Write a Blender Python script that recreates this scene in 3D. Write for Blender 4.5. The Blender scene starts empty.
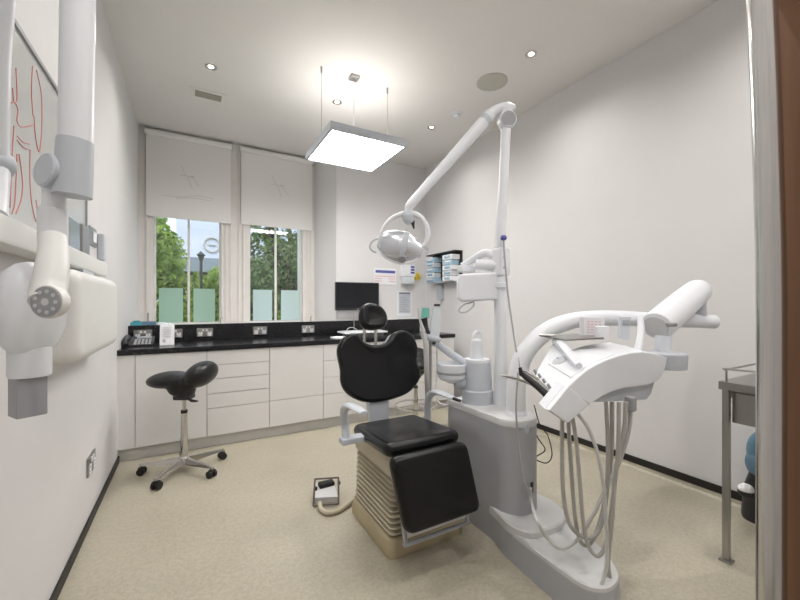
import bpy, bmesh, math, random
from mathutils import Vector, Matrix
random.seed(7)
PI = math.pi
C = bpy.context.scene.collection
H = 1.266                                  # eye height in metres
F, CX, CY = 372.0, 400.0, 304.0
YAW = math.atan(209/372.0)
SN, CS = math.sin(YAW), math.cos(YAW)
def V(*a): return Vector(a)
def ray(x, y):
    u = x-CX
    return Vector((SN*F+CS*u, CS*F-SN*u, CY-y))
def at(x, y, X=None, Y=None, Z=None, s=None):
    """world point seen at photo position (x, y) that lies on a given plane or at a given distance"""
    d = ray(x, y)
    if X is not None: s = X/d.x
    elif Y is not None: s = Y/d.y
    elif Z is not None: s = (Z-H)/d.z
    return Vector((0, 0, H))+d*s
def hit(x, y, p0, n):
    d = ray(x, y); o = Vector((0, 0, H))
    return o+d*((p0-o).dot(n)/d.dot(n))

# ------------------------------------------------------------------ materials
def mat(name, col, rough=.5, metal=0, var=.03, scale=12, bump=0, bscale=60, coat=0, trans=0, ior=1.45, spec=.5, emis=0, alpha=1, stretch=None, subs=0):
    m = bpy.data.materials.new(name); m.use_nodes = True
    nt = m.node_tree; b = nt.nodes['Principled BSDF']
    tc = nt.nodes.new('ShaderNodeTexCoord'); mp = nt.nodes.new('ShaderNodeMapping')
    nt.links.new(tc.outputs['Object'], mp.inputs[0])
    if stretch: mp.inputs['Scale'].default_value = stretch
    nz = nt.nodes.new('ShaderNodeTexNoise'); nz.inputs['Scale'].default_value = scale; nz.inputs['Detail'].default_value = 4
    nt.links.new(mp.outputs[0], nz.inputs['Vector'])
    cr = nt.nodes.new('ShaderNodeValToRGB')
    c0 = [max(0, c*(1-var)) for c in col]; c1 = [min(1, c*(1+var)) for c in col]
    cr.color_ramp.elements[0].position = .3; cr.color_ramp.elements[1].position = .7
    cr.color_ramp.elements[0].color = (*c0, 1); cr.color_ramp.elements[1].color = (*c1, 1)
    nt.links.new(nz.outputs['Fac'], cr.inputs[0]); nt.links.new(cr.outputs[0], b.inputs['Base Color'])
    b.inputs['Roughness'].default_value = rough; b.inputs['Metallic'].default_value = metal
    b.inputs['IOR'].default_value = ior; b.inputs['Coat Weight'].default_value = coat
    b.inputs['Specular IOR Level'].default_value = spec
    b.inputs['Transmission Weight'].default_value = trans; b.inputs['Alpha'].default_value = alpha
    if emis:
        nt.links.new(cr.outputs[0], b.inputs['Emission Color']); b.inputs['Emission Strength'].default_value = emis
    if bump:
        n2 = nt.nodes.new('ShaderNodeTexNoise'); n2.inputs['Scale'].default_value = bscale
        nt.links.new(mp.outputs[0], n2.inputs['Vector'])
        bp = nt.nodes.new('ShaderNodeBump'); bp.inputs['Strength'].default_value = bump; bp.inputs['Distance'].default_value = .004
        nt.links.new(n2.outputs['Fac'], bp.inputs['Height']); nt.links.new(bp.outputs[0], b.inputs['Normal'])
    return m
M = {}
M['wall'] = mat('wall_paint', (.705, .695, .70), .75, var=.012, scale=3, bump=.06, bscale=180)
M['ceil'] = mat('ceiling_paint', (.77, .755, .735), .85, var=.01, scale=3)
M['gloss_trim'] = mat('window_joinery_paint', (.74, .715, .69), .4, var=.02)
M['cab'] = mat('cabinet_laminate', (.77, .76, .755), .28, var=.01, scale=4)
M['carc'] = mat('cabinet_carcass', (.25, .24, .23), .7)
M['plinth'] = mat('plinth_laminate', (.62, .61, .59), .5)
M['black_top'] = mat('black_granite', (.012, .012, .014), .22, var=.5, scale=160)
M['strip'] = mat('black_vinyl_strip', (.015, .013, .012), .5)
M['leather'] = mat('black_upholstery', (.0055, .0055, .0065), .27, var=.15, bump=.08, bscale=220, spec=.38)
M['saddle'] = mat('black_saddle_upholstery', (.008, .008, .009), .36, var=.15, bump=.08, bscale=220)
M['wplastic'] = mat('white_enamel', (.77, .79, .83), .3, var=.01)
M['wwarm'] = mat('cream_plastic', (.75, .745, .725), .4, var=.015)
M['gplastic'] = mat('pale_grey_plastic', (.52, .55, .60), .4, var=.015)
M['mgrey'] = mat('mid_grey_plastic', (.33, .34, .36), .45, var=.02)
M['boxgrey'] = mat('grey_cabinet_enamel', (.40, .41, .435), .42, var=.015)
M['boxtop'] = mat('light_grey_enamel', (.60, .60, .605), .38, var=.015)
M['beige'] = mat('beige_bellows_rubber', (.50, .45, .34), .55, var=.05)
M['tan'] = mat('tan_base_casing', (.44, .37, .24), .5, var=.06, scale=8)
M['chrome'] = mat('polished_chrome', (.62, .61, .59), .16, 1, var=.02)
M['steel'] = mat('brushed_steel', (.40, .39, .375), .30, 1, var=.06, scale=10, stretch=(40, 40, .6))
M['pull_steel'] = mat('door_pull_steel', (.60, .59, .575), .2, 1, var=.05, scale=10, stretch=(40, 40, .6))
M['dark_metal'] = mat('dark_bronze_metal', (.10, .085, .075), .45, .3)
M['silver'] = mat('silver_reflector_shell', (.66, .69, .74), .24, .75, var=.03)
M['rubber'] = mat('black_rubber', (.015, .015, .016), .5)
M['bplastic'] = mat('black_plastic', (.02, .02, .023), .35)
M['screen'] = mat('black_screen', (.006, .007, .010), .12)
M['paper'] = mat('white_paper', (.82, .83, .86), .7, var=.01)
M['hose'] = mat('grey_hose_rubber', (.43, .42, .395), .5, var=.05)
M['hose_l'] = mat('light_hose_rubber', (.55, .55, .54), .45, var=.04)
M['red'] = mat('red_ink', (.62, .20, .17), .6)
M['blue'] = mat('blue_ink', (.10, .10, .36), .6)
M['pink'] = mat('pink_ink', (.75, .42, .45), .6)
M['ink'] = mat('grey_ink', (.22, .22, .24), .6)
M['lineink'] = mat('faint_grey_ink', (.58, .57, .58), .7)
M['yellow'] = mat('yellow_plastic', (.78, .58, .03), .45)
M['teal'] = mat('teal_plastic', (.06, .32, .38), .5)
M['mint'] = mat('mint_green_plastic', (.20, .58, .48), .4)
M['lblue'] = mat('pale_blue_card', (.38, .56, .68), .6)
M['bluegrey'] = mat('blue_grey_plastic', (.10, .19, .27), .4)
M['artboard'] = mat('artwork_board', (.56, .57, .57), .18, var=.02)
M['vent'] = mat('vent_louvre_paint', (.42, .40, .34), .5)
M['speaker'] = mat('speaker_mesh', (.50, .49, .44), .8, var=.2, scale=300)
M['bark'] = mat('tree_bark', (.09, .065, .045), .9, var=.4, scale=9, bump=.6, bscale=20)
M['bldg'] = mat('pale_blue_render', (.52, .56, .68), .7)
M['bldg_d'] = mat('grey_fascia', (.20, .24, .28), .6)
M['bldg_k'] = mat('dark_shopfront', (.03, .03, .032), .3)
M['grass'] = mat('lawn_green', (.16, .22, .08), .9, var=.4, scale=3)
M['clear'] = mat('clear_tray_plastic', (.70, .74, .78), .15, var=.02)

def wood():
    m = bpy.data.materials.new('brown_wood_veneer'); m.use_nodes = True
    nt = m.node_tree; b = nt.nodes['Principled BSDF']
    tc = nt.nodes.new('ShaderNodeTexCoord'); mp = nt.nodes.new('ShaderNodeMapping'); mp.inputs['Scale'].default_value = (14, 14, .8)
    nz = nt.nodes.new('ShaderNodeTexNoise'); nz.inputs['Scale'].default_value = 5; nz.inputs['Detail'].default_value = 8
    cr = nt.nodes.new('ShaderNodeValToRGB')
    cr.color_ramp.elements[0].color = (.12, .055, .028, 1); cr.color_ramp.elements[1].color = (.24, .125, .066, 1)
    nt.links.new(tc.outputs['Object'], mp.inputs[0]); nt.links.new(mp.outputs[0], nz.inputs['Vector'])
    nt.links.new(nz.outputs['Fac'], cr.inputs[0]); nt.links.new(cr.outputs[0], b.inputs['Base Color'])
    b.inputs['Roughness'].default_value = .45
    return m
M['wood'] = wood()
def floor_mat():
    m = bpy.data.materials.new('speckled_vinyl_floor'); m.use_nodes = True
    nt = m.node_tree; b = nt.nodes['Principled BSDF']
    tc = nt.nodes.new('ShaderNodeTexCoord')
    def nz(sc, det=3):
        n = nt.nodes.new('ShaderNodeTexNoise'); n.inputs['Scale'].default_value = sc; n.inputs['Detail'].default_value = det
        nt.links.new(tc.outputs['Object'], n.inputs['Vector']); return n
    def ramp(src, p0, c0, p1, c1):
        r = nt.nodes.new('ShaderNodeValToRGB'); r.color_ramp.elements[0].position = p0; r.color_ramp.elements[1].position = p1
        r.color_ramp.elements[0].color = (*c0, 1); r.color_ramp.elements[1].color = (*c1, 1)
        nt.links.new(src.outputs['Fac'], r.inputs[0]); return r
    a = ramp(nz(2.2, 5), .3, (.425, .388, .305), .7, (.48, .442, .352))
    s = ramp(nz(130, 2), .42, (.92, .92, .92), .62, (1.05, 1.05, 1.05))
    f = ramp(nz(45, 3), .40, (.93, .93, .92), .6, (1.03, 1.03, 1.03))
    m1 = nt.nodes.new('ShaderNodeMixRGB'); m1.blend_type = 'MULTIPLY'; m1.inputs[0].default_value = 1
    m2 = nt.nodes.new('ShaderNodeMixRGB'); m2.blend_type = 'MULTIPLY'; m2.inputs[0].default_value = 1
    nt.links.new(a.outputs[0], m1.inputs[1]); nt.links.new(s.outputs[0], m1.inputs[2])
    nt.links.new(m1.outputs[0], m2.inputs[1]); nt.links.new(f.outputs[0], m2.inputs[2])
    nt.links.new(m2.outputs[0], b.inputs['Base Color'])
    b.inputs['Roughness'].default_value = .38
    return m
M['floor'] = floor_mat()
def glass_mat(name, tint, gloss=.06, frost=0, frostcol=(.6, .75, .68)):
    m = bpy.data.materials.new(name); m.use_nodes = True
    nt = m.node_tree; out = nt.nodes['Material Output']; nt.nodes.remove(nt.nodes['Principled BSDF'])
    t = nt.nodes.new('ShaderNodeBsdfTransparent'); t.inputs[0].default_value = (*tint, 1)
    g = nt.nodes.new('ShaderNodeBsdfGlossy'); g.inputs['Roughness'].default_value = .03
    mx = nt.nodes.new('ShaderNodeMixShader'); mx.inputs[0].default_value = gloss
    nt.links.new(t.outputs[0], mx.inputs[1]); nt.links.new(g.outputs[0], mx.inputs[2])
    last = mx
    if frost:
        tr = nt.nodes.new('ShaderNodeBsdfTranslucent'); tr.inputs[0].default_value = (*frostcol, 1)
        df = nt.nodes.new('ShaderNodeBsdfDiffuse'); df.inputs[0].default_value = (*frostcol, 1)
        nzz = nt.nodes.new('ShaderNodeTexNoise'); nzz.inputs['Scale'].default_value = 40
        ma = nt.nodes.new('ShaderNodeMixShader'); ma.inputs[0].default_value = .3
        nt.links.new(tr.outputs[0], ma.inputs[1]); nt.links.new(df.outputs[0], ma.inputs[2])
        mb = nt.nodes.new('ShaderNodeMixShader')
        mr = nt.nodes.new('ShaderNodeMapRange'); mr.inputs['To Min'].default_value = frost-.04; mr.inputs['To Max'].default_value = frost+.04
        nt.links.new(nzz.outputs['Fac'], mr.inputs[0]); nt.links.new(mr.outputs[0], mb.inputs[0])
        nt.links.new(mx.outputs[0], mb.inputs[1]); nt.links.new(ma.outputs[0], mb.inputs[2]); last = mb
    nt.links.new(last.outputs[0], out.inputs[0])
    return m
M['glass'] = glass_mat('window_glass', (.95, .97, .97))
M['frost_green'] = glass_mat('frosted_film', (.8, .95, .88), frost=.8, frostcol=(.62, .74, .65))
M['frost_white'] = glass_mat('pale_frosted_film', (.85, .92, .92), frost=.82, frostcol=(.80, .88, .87))
def blind_mat():
    m = bpy.data.materials.new('roller_blind_fabric'); m.use_nodes = True
    nt = m.node_tree; out = nt.nodes['Material Output']; b = nt.nodes['Principled BSDF']
    b.inputs['Base Color'].default_value = (.88, .87, .85, 1); b.inputs['Roughness'].default_value = .9
    w = nt.nodes.new('ShaderNodeTexNoise'); w.inputs['Scale'].default_value = 400
    bp = nt.nodes.new('ShaderNodeBump'); bp.inputs['Strength'].default_value = .1
    nt.links.new(w.outputs['Fac'], bp.inputs['Height']); nt.links.new(bp.outputs[0], b.inputs['Normal'])
    t = nt.nodes.new('ShaderNodeBsdfTranslucent'); t.inputs[0].default_value = (.84, .83, .81, 1)
    mx = nt.nodes.new('ShaderNodeMixShader'); mx.inputs[0].default_value = .1
    nt.links.new(b.outputs[0], mx.inputs[1]); nt.links.new(t.outputs[0], mx.inputs[2]); nt.links.new(mx.outputs[0], out.inputs[0])
    return m
M['blind'] = blind_mat()
def leaf_mat(name, c0, c1):
    m = bpy.data.materials.new(name); m.use_nodes = True
    nt = m.node_tree; out = nt.nodes['Material Output']; b = nt.nodes['Principled BSDF']
    tc = nt.nodes.new('ShaderNodeTexCoord'); n = nt.nodes.new('ShaderNodeTexNoise'); n.inputs['Scale'].default_value = 5
    r = nt.nodes.new('ShaderNodeValToRGB'); r.color_ramp.elements[0].color = (*c0, 1); r.color_ramp.elements[1].color = (*c1, 1)
    r.color_ramp.elements[0].position = .35; r.color_ramp.elements[1].position = .65
    nt.links.new(tc.outputs['Object'], n.inputs['Vector']); nt.links.new(n.outputs['Fac'], r.inputs[0]); nt.links.new(r.outputs[0], b.inputs['Base Color'])
    t = nt.nodes.new('ShaderNodeBsdfTranslucent'); nt.links.new(r.outputs[0], t.inputs[0])
    mx = nt.nodes.new('ShaderNodeMixShader'); mx.inputs[0].default_value = .45; b.inputs['Roughness'].default_value = .6
    nt.links.new(b.outputs[0], mx.inputs[1]); nt.links.new(t.outputs[0], mx.inputs[2]); nt.links.new(mx.outputs[0], out.inputs[0])
    return m
M['leaf_bright'] = leaf_mat('bright_leaves', (.11, .20, .03), (.42, .56, .13))
M['leaf_dark'] = leaf_mat('dark_leaves', (.05, .10, .03), (.20, .30, .11))
def emit(name, col, st):
    m = bpy.data.materials.new(name); m.use_nodes = True
    nt = m.node_tree; b = nt.nodes['Principled BSDF']
    b.inputs['Base Color'].default_value = (.8, .8, .8, 1); b.inputs['Emission Color'].default_value = (*col, 1); b.inputs['Emission Strength'].default_value = st
    return m
M['lamp'] = emit('lit_diffuser', (1, .975, .94), 12.0)
M['uplight'] = emit('lit_upper_diffuser', (1, .965, .90), 2.3)
M['bulb'] = emit('lit_bulb', (1, .86, .66), 9.0)

# ------------------------------------------------------------------ geometry
def catmull(pts, n=6, closed=False):
    pts = [Vector(p) for p in pts]; N = len(pts); out = []
    rng = N if closed else N-1
    for i in range(rng):
        if closed: p0, p1, p2, p3 = pts[i-1], pts[i], pts[(i+1) % N], pts[(i+2) % N]
        else:
            p1, p2 = pts[i], pts[i+1]
            p0 = pts[i-1] if i else p1*2-p2
            p3 = pts[i+2] if i+2 < N else p2*2-p1
        for k in range(n):
            t = k/n
            out.append(.5*((2*p1)+(p2-p0)*t+(2*p0-5*p1+4*p2-p3)*t*t+(3*p1-p0-3*p2+p3)*t**3))
    if not closed: out.append(pts[-1])
    return out
def rrect(w, d, r, n=5, cx=0, cy=0):
    o = []
    for sx, sy, a0 in ((1, 1, 0), (-1, 1, 90), (-1, -1, 180), (1, -1, 270)):
        for k in range(n+1):
            a = math.radians(a0+90*k/n)
            o.append((cx+sx*(w/2-r)+r*math.cos(a), cy+sy*(d/2-r)+r*math.sin(a)))
    return o
class MB:
    def __init__(s): s.b = bmesh.new()
    def rings(s, rings, cap0=True, cap1=True, closed_loop=True):
        vr = [[s.b.verts.new(p) for p in r] for r in rings]
        n = len(vr[0])
        for a, b in zip(vr, vr[1:]):
            for i in range(n if closed_loop else n-1):
                j = (i+1) % n
                s.b.faces.new((a[i], a[j], b[j], b[i]))
        if cap0: s.b.faces.new(vr[0][::-1])
        if cap1: s.b.faces.new(vr[-1])
        return s
    def box(s, x0, x1, y0, y1, z0, z1, bev=0, seg=2, mtx=None):
        r = bmesh.ops.create_cube(s.b, size=1)
        vs = r['verts']
        T = Matrix.Translation(((x0+x1)/2, (y0+y1)/2, (z0+z1)/2)) @ Matrix.Diagonal((abs(x1-x0), abs(y1-y0), abs(z1-z0), 1))
        bmesh.ops.transform(s.b, matrix=T, verts=vs)
        if bev:
            es = list({e for v in vs for e in v.link_edges})
            r2 = bmesh.ops.bevel(s.b, geom=es, offset=bev, segments=seg, affect='EDGES', profile=.5)
            vs = list({v for f in r2['faces'] for v in f.verts} | {v for v in vs if v.is_valid})
        if mtx: bmesh.ops.transform(s.b, matrix=mtx, verts=[v for v in vs if v.is_valid])
        return s
    def cyl(s, p0, p1, r0, r1=None, n=20):
        return s.tube([p0, p1], [r0, r0 if r1 is None else r1], n, smooth=False)
    def tube(s, pts, r, n=10, smooth=True, k=6, cap=True):
        P = [Vector(p) for p in pts]
        if isinstance(r, (int, float)): R = [r]*len(P)
        else: R = list(r)
        if smooth and len(P) > 2:
            Q = catmull(P, k); RR = []
            for i in range(len(Q)):
                t = i/k; a = min(int(t), len(P)-2); f = t-a
                RR.append(R[a]*(1-f)+R[a+1]*f)
            P, R = Q, RR
        rings = []; nrm = None
        for i, p in enumerate(P):
            t = (P[min(i+1, len(P)-1)]-P[max(i-1, 0)]).normalized()
            if nrm is None:
                nrm = t.orthogonal().normalized()
            else:
                nrm = (nrm-t*nrm.dot(t)); nrm = nrm.normalized() if nrm.length > 1e-6 else t.orthogonal().normalized()
            bn = t.cross(nrm)
            rings.append([p+(nrm*math.cos(2*PI*j/n)+bn*math.sin(2*PI*j/n))*R[i] for j in range(n)])
        return s.rings(rings, cap, cap)
    def lathe(s, prof, c=(0, 0, 0), axis=(0, 0, 1), n=28, cap=True):
        c = Vector(c); ax = Vector(axis).normalized(); q = ax.to_track_quat('Z', 'Y')
        rings = [[c+q @ Vector((r*math.cos(2*PI*j/n), r*math.sin(2*PI*j/n), z)) for j in range(n)] for r, z in prof]
        return s.rings(rings, cap, cap)
    def ell(s, c, rx, ry, rz, n=24, m=14, rot=None):
        r = bmesh.ops.create_uvsphere(s.b, u_segments=n, v_segments=m, radius=1)
        T = Matrix.Translation(Vector(c)) @ (rot.to_4x4() if rot else Matrix()) @ Matrix.Diagonal((rx, ry, rz, 1))
        bmesh.ops.transform(s.b, matrix=T, verts=r['verts']); return s
    def prism(s, pts, d):
        """closed 3-D outline extruded along vector d"""
        P = [Vector(p) for p in pts]; d = Vector(d)
        return s.rings([P, [p+d for p in P]])
    def pad(s, pts, n, t, er, seg=5, dome=0):
        """cushion: closed coplanar outline, normal n, thickness t, rounded edge er"""
        P = [Vector(p) for p in pts]; n = Vector(n).normalized(); N = len(P)
        cen = sum(P, Vector())/N
        area = sum(((P[i]-cen).cross(P[(i+1) % N]-cen)).dot(n) for i in range(N))
        if area < 0: P = P[::-1]
        ins = []
        for i in range(N):
            tg = (P[(i+1) % N]-P[i-1]).normalized(); ins.append(n.cross(tg))
        rings = []
        for k in range(seg+1):
            a = PI/2*(k/seg); d = er*(1-math.sin(a)); h = er*(1-math.cos(a))
            rings.append([p+i_*d+n*(h) for p, i_ in zip(P, ins)])
        for k in range(seg+1):
            a = PI/2*(1-k/seg); d = er*(1-math.sin(a)); h = t-er*(1-math.cos(a))
            rings.append([p+i_*d+n*(h) for p, i_ in zip(P, ins)])
        top = rings[-1]; c2 = sum(top, Vector())/N
        for f, hh in ((.7, .7), (.35, .95)):
            rings.append([c2+(p-c2)*f+n*dome*hh for p in top])
        bot = rings[0]; c3 = sum(bot, Vector())/N
        return s.rings(rings)
    def build(s, name, m, parent=None, smooth=True, angle=40):
        off = Vector((0, 0, 0))
        if parent is not None and not parent.get('_local'):
            r = parent
            while r.parent: r = r.parent
            off = Vector(r.location)
        if off.length:
            for v in s.b.verts: v.co -= off
        bmesh.ops.recalc_face_normals(s.b, faces=s.b.faces)
        me = bpy.data.meshes.new(name); 
        if smooth:
            for f in s.b.faces: f.smooth = True
            for e in s.b.edges:
                if len(e.link_faces) == 2 and e.calc_face_angle(0) > math.radians(angle): e.smooth = False
        s.b.to_mesh(me); s.b.free()
        me.materials.append(M[m] if isinstance(m, str) else m)
        o = bpy.data.objects.new(name, me); C.objects.link(o)
        if smooth and len(me.polygons) < 4000:
            wn = o.modifiers.new('weighted_normals', 'WEIGHTED_NORMAL'); wn.keep_sharp = True
        if parent is not None:
            o.parent = parent
            if parent.get('_local'): o['_local'] = 1
        return o
def thing(name, label, cat, loc=(0, 0, 0), group=None, local=False):
    o = bpy.data.objects.new(name, None); C.objects.link(o); o.location = loc; o.empty_display_size = .05
    o['label'] = label; o['category'] = cat
    if group: o['group'] = group
    if local: o['_local'] = 1
    return o
def tag(o, label, cat, group=None, kind=None):
    o['label'] = label; o['category'] = cat
    if group: o['group'] = group
    if kind: o['kind'] = kind
    return o
def struct(name, mb, m, parent=None, label=None, smooth=False):
    o = mb.build(name, m, parent, smooth=smooth)
    if parent is None: o['kind'] = 'structure'
    if label: o['label'] = label
    return o
def copy_tree(o, parent=None, loc=None, rz=None):
    c = o.copy(); C.objects.link(c)
    if parent: c.parent = parent
    if loc is not None: c.location = loc
    if rz is not None: c.rotation_euler.z = rz
    for ch in list(o.children): copy_tree(ch, c)
    return c
def boxo(name, m, parent, x0, x1, y0, y1, z0, z1, bev=0, **k):
    return MB().box(x0, x1, y0, y1, z0, z1, bev, **k).build(name, m, parent)

# ================================================================== SETTING
XL, XR, YB, YW, ZC, YF = -.51, 3.0, 4.58, 5.03, 3.246, -.9
struct('floor', MB().box(XL-.2, XR+.2, YF-.2, YW+.3, -.12, 0), 'floor', label='speckled beige vinyl floor')
struct('ceiling', MB().box(XL-.2, XR+.2, YF-.2, YW+.3, ZC, ZC+.15), 'ceil', label='plain off-white ceiling')
struct('wall_left', MB().box(XL-.15, XL, YF, YW+.3, 0, ZC), 'wall', label='white painted left wall')
struct('wall_right', MB().box(XR, XR+.15, YF, YB+.1, 0, ZC), 'wall', label='long blank white right wall')
struct('wall_front', MB().box(XL, XR, YF-.15, YF, 0, ZC), 'wall', label='white wall behind the viewpoint')
# back wall right of the windows, with its splayed reveal
P = [(1.63, YB), (XR+.15, YB), (XR+.15, YW+.3), (1.477, YW+.3), (1.477, YW)]
struct('wall_back', MB().rings([[V(x, y, 0) for x, y in P], [V(x, y, ZC) for x, y in P]]), 'wall', label='white back wall with the angled window reveal')
# boxed-in ledge under the windows and along the back wall
P = [(XL, 4.265), (2.69, 4.265), (2.69, YB), (1.63, YB), (1.477, YW), (XL, YW)]
struct('trim_1', MB().rings([[V(x, y, 0) for x, y in P], [V(x, y, 1.035) for x, y in P]]), 'gloss_trim', label='white boxed ledge that forms the window sill')
W = [(-.369, .322), (.645, 1.321)]
ZB, ZT = 1.036, 3.05
mb = MB()
for a, b in ((XL, W[0][0]), (W[0][1], W[1][0]), (W[1][1], 1.48)): mb.box(a, b, YW, YW+.3, 1.0, ZC)
for a, b in W:
    mb.box(a, b, YW, YW+.3, ZT, ZC); mb.box(a, b, YW, YW+.3, 0, ZB)
struct('wall_window', mb, 'gloss_trim', label='painted window wall panelling between the two windows')
mb = MB()
for x in (.375, .43, .52, .575, 1.375, 1.43, -.43): mb.box(x-.012, x+.012, YW-.014, YW, 1.036, 3.18, .004)
struct('trim_2', mb, 'gloss_trim', label='vertical timber beads beside the windows')
for i, (a, b) in enumerate(W):
    r = bpy.data.objects.new('window_%d' % (i+1), None); C.objects.link(r); r.location = ((a+b)/2, YW+.1, ZB); r['kind'] = 'structure'
    r['label'] = ('left' if i == 0 else 'right')+' sash window with a slim central glazing bar'
    m_ = (a+b)/2+(0 if i == 0 else -.004)
    mb = MB(); y0, y1 = YW+.07, YW+.11
    mb.box(a, a+.018, y0, y1, ZB, ZT, .003).box(b-.018, b, y0, y1, ZB, ZT, .003).box(a, b, y0, y1, ZB, ZB+.012, .003).box(a, b, y0, y1, ZT-.04, ZT, .003).box(m_-.013, m_+.013, y0, y1, ZB, ZT, .003)
    mb.build('window_frame', 'gloss_trim', r)
    MB().box(a, b, YW+.088, YW+.092, ZB, ZT).build('window_pane', 'glass', r)
pan = [(159, 183, 0), (193.5, 215, 0), (253, 272, 1), (281, 299.5, 1)]
for x0, x1, k in pan:
    p0, p1 = at(x0, 289, Y=YW+.086), at(x1, 289, Y=YW+.086)
    par = bpy.data.objects['window_%d' % (k+1)]
    MB().box(p0.x, p1.x, YW+.083, YW+.087, ZB+.015, 1.452).build('frosted_panel', 'frost_green' if k == 0 else 'frost_white', par)
# skirting strips
boxs = lambda n, *a, lab='': struct(n, MB().box(*a, .003), 'strip', label=lab)
boxs('baseboard_right', XR-.012, XR, YF, 3.7, .035, .085, lab='black capping strip low on the right wall')
boxs('baseboard_left', XL, XL+.012, YF, 3.70, .0, .05, lab='black capping strip low on the left wall')
# vinyl cove below the strip on the right wall
struct('trim_3', MB().rings([[V(XR-.03, y, .0), V(XR, y, 0), V(XR, y, .036), V(XR-.008, y, .036), V(XR-.014, y, .012)] for y in (YF, 4.2)]), 'floor', label='coved vinyl edge below the black strip')

# ================================================================== CABINETS AND WORKTOP
CF, CT = 3.66, .855
def cabinet(x0, x1, rows, label, doorname='drawer', names=None):
    t = thing('base_cabinet', label, 'cabinet', ((x0+x1)/2, CF+.25, .1), 'base cabinets under the worktop')
    boxo('body', 'carc', t, x0+.001, x1-.001, CF+.02, CF+.56, .105, CT)
    zs = [CT]+rows+[.105]
    for k in range(len(zs)-1):
        nm = names[k] if names else 'drawer'
        boxo(nm, 'cab', t, x0+.0022, x1-.0022, CF, CF+.02, zs[k+1]+.002, zs[k]-.002, .0015)
    return t
DR5 = [.728, .605, .475, .348]
DR4 = [.69, .52, .35]
boxo('filler_panel', 'cab', None, XL, -.395, CF+.004, CF+.56, .105, CT); tag(bpy.data.objects['filler_panel'], 'narrow white filler panel between the left wall and the first cabinet door', 'panel')
cabinet(-.393, .122, [], 'white base cabinet with one plain door behind the black saddle stool', names=['door'])
cabinet(.122, .645, DR5, 'white cabinet of five drawers just right of the saddle stool')
cabinet(.645, 1.168, [.35], 'white cabinet with one tall door above a deep bottom drawer', names=['door', 'drawer'])
cabinet(1.168, 1.69, DR4, 'white cabinet of four drawers partly hidden by the dental chair backrest')
cabinet(1.69, 2.212, [.35], 'white base cabinet directly behind the dental chair backrest', names=['door', 'drawer'])
cabinet(2.212, 2.735, DR4, 'white base cabinet at the right end of the worktop run')
boxo('end_panel', 'cab', None, 2.736, 2.82, CF+.004, CF+.56, .0, CT); tag(bpy.data.objects['end_panel'], 'white end panel closing the right end of the cabinet run', 'panel')
MB().box(XL, 2.735, CF+.05, CF+.07, 0, .104).build('plinth', 'plinth', None); tag(bpy.data.objects['plinth'], 'pale recessed plinth along the foot of the base cabinets', 'plinth')
boxo('worktop', 'black_top', None, XL, 2.83, CF-.012, 4.265, CT, .9, .004); tag(bpy.data.objects['worktop'], 'long glossy black worktop over the white cabinets', 'worktop')
boxo('upstand', 'black_top', None, XL, 2.69, 4.24, 4.265, .9, 1.064, .003); tag(bpy.data.objects['upstand'], 'tall black upstand along the back of the worktop', 'upstand')

# double sockets
def socket(loc, rz, label, name='double_socket', sc_=1):
    t = thing(name, label, 'socket', loc, 'double sockets', local=True)
    t.rotation_euler.z = rz
    t.scale = (sc_, 1, sc_)
    MB().box(-.073, .073, -.010, 0, -.043, .043, .004).build('face_plate', 'steel', t)
    for sx in (-1, 1):
        MB().box(sx*.041-.018, sx*.041+.018, -.012, -.009, -.034, .006, .001).build('insert', 'paper', t)
        p = MB()
        p.box(sx*.041-.003, sx*.041+.003, -.0125, -.011, -.008, .001).box(sx*.041-.012, sx*.041-.006, -.0125, -.011, -.022, -.018).box(sx*.041+.006, sx*.041+.012, -.0125, -.011, -.022, -.018)
        p.build('pin_hole', 'bplastic', t)
        MB().box(sx*.016-.008, sx*.016+.008, -.015, -.009, .012, .032, .001).build('switch', 'paper', t)
    return t
for x, lb in ((-.394, 'double socket on the upstand behind the black telephone'), (-.145, 'double socket left part covered by the white leaflet holder'),
              (.123, 'steel double socket on the upstand below the left window, above the drawers'), (.649, 'steel double socket on the upstand below the gap between the windows'), (1.17, 'steel double socket on the upstand below the right window edge')):
    socket((x, 4.239, .98), 0, lb)
p = at(90, 463, X=XL)
socket((XL+.001, p.y, p.z), -PI/2, 'dark double socket low on the left wall', sc_=1.25).rotation_euler.z = PI/2

# ================================================================== BLINDS
def blind(x0, x1, zb, label, sign):
    t = thing('roller_blind', label, 'blind', ((x0+x1)/2, YW-.04, zb), 'roller blinds')
    MB().cyl((x0-.012, YW-.045, 3.19), (x1+.012, YW-.045, 3.19), .032, n=20).build('roller', 'blind', t)
    MB().box(x0, x1, YW-.030, YW-.026, zb, 3.18).build('fabric', 'blind', t)
    MB().box(x0, x1, YW-.036, YW-.020, zb-.012, zb+.012, .004).build('bottom_bar', 'blind', t)
    for x in (x0-.014, x1+.014): MB().box(x-.004, x+.004, YW-.08, YW, 3.15, 3.235, .002).build('bracket', 'gplastic', t)
    # loose pen drawing printed on the fabric
    mb = MB()
    for pl in sign:
        pts = [at(px, py, Y=YW-.033) for px, py in pl]
        mb.tube(pts, .0022, 5)
    mb.build('pen_drawing', 'lineink', t)
S1 = [[(181, 166), (182.5, 168), (184, 172), (186.5, 176)], [(180, 175), (184, 175.6), (190, 176.5), (194, 176.3)], [(188, 177), (190, 183), (192, 188.5)], [(192, 177), (195, 181), (198, 185), (199, 187)], [(190, 178), (192.5, 176), (194, 178)],
      [(162, 195), (180, 197), (198, 196), (214, 199)], [(176, 198), (195, 198.5), (212, 201)]]
S2 = [[(x+90+(x-188)*-.06, y+9) for x, y in pl] for pl in S1[:5]]
blind(-.437, .428, 2.262, 'cream roller blind over the left window, half lowered, with a faint pen drawing', S1)
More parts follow.
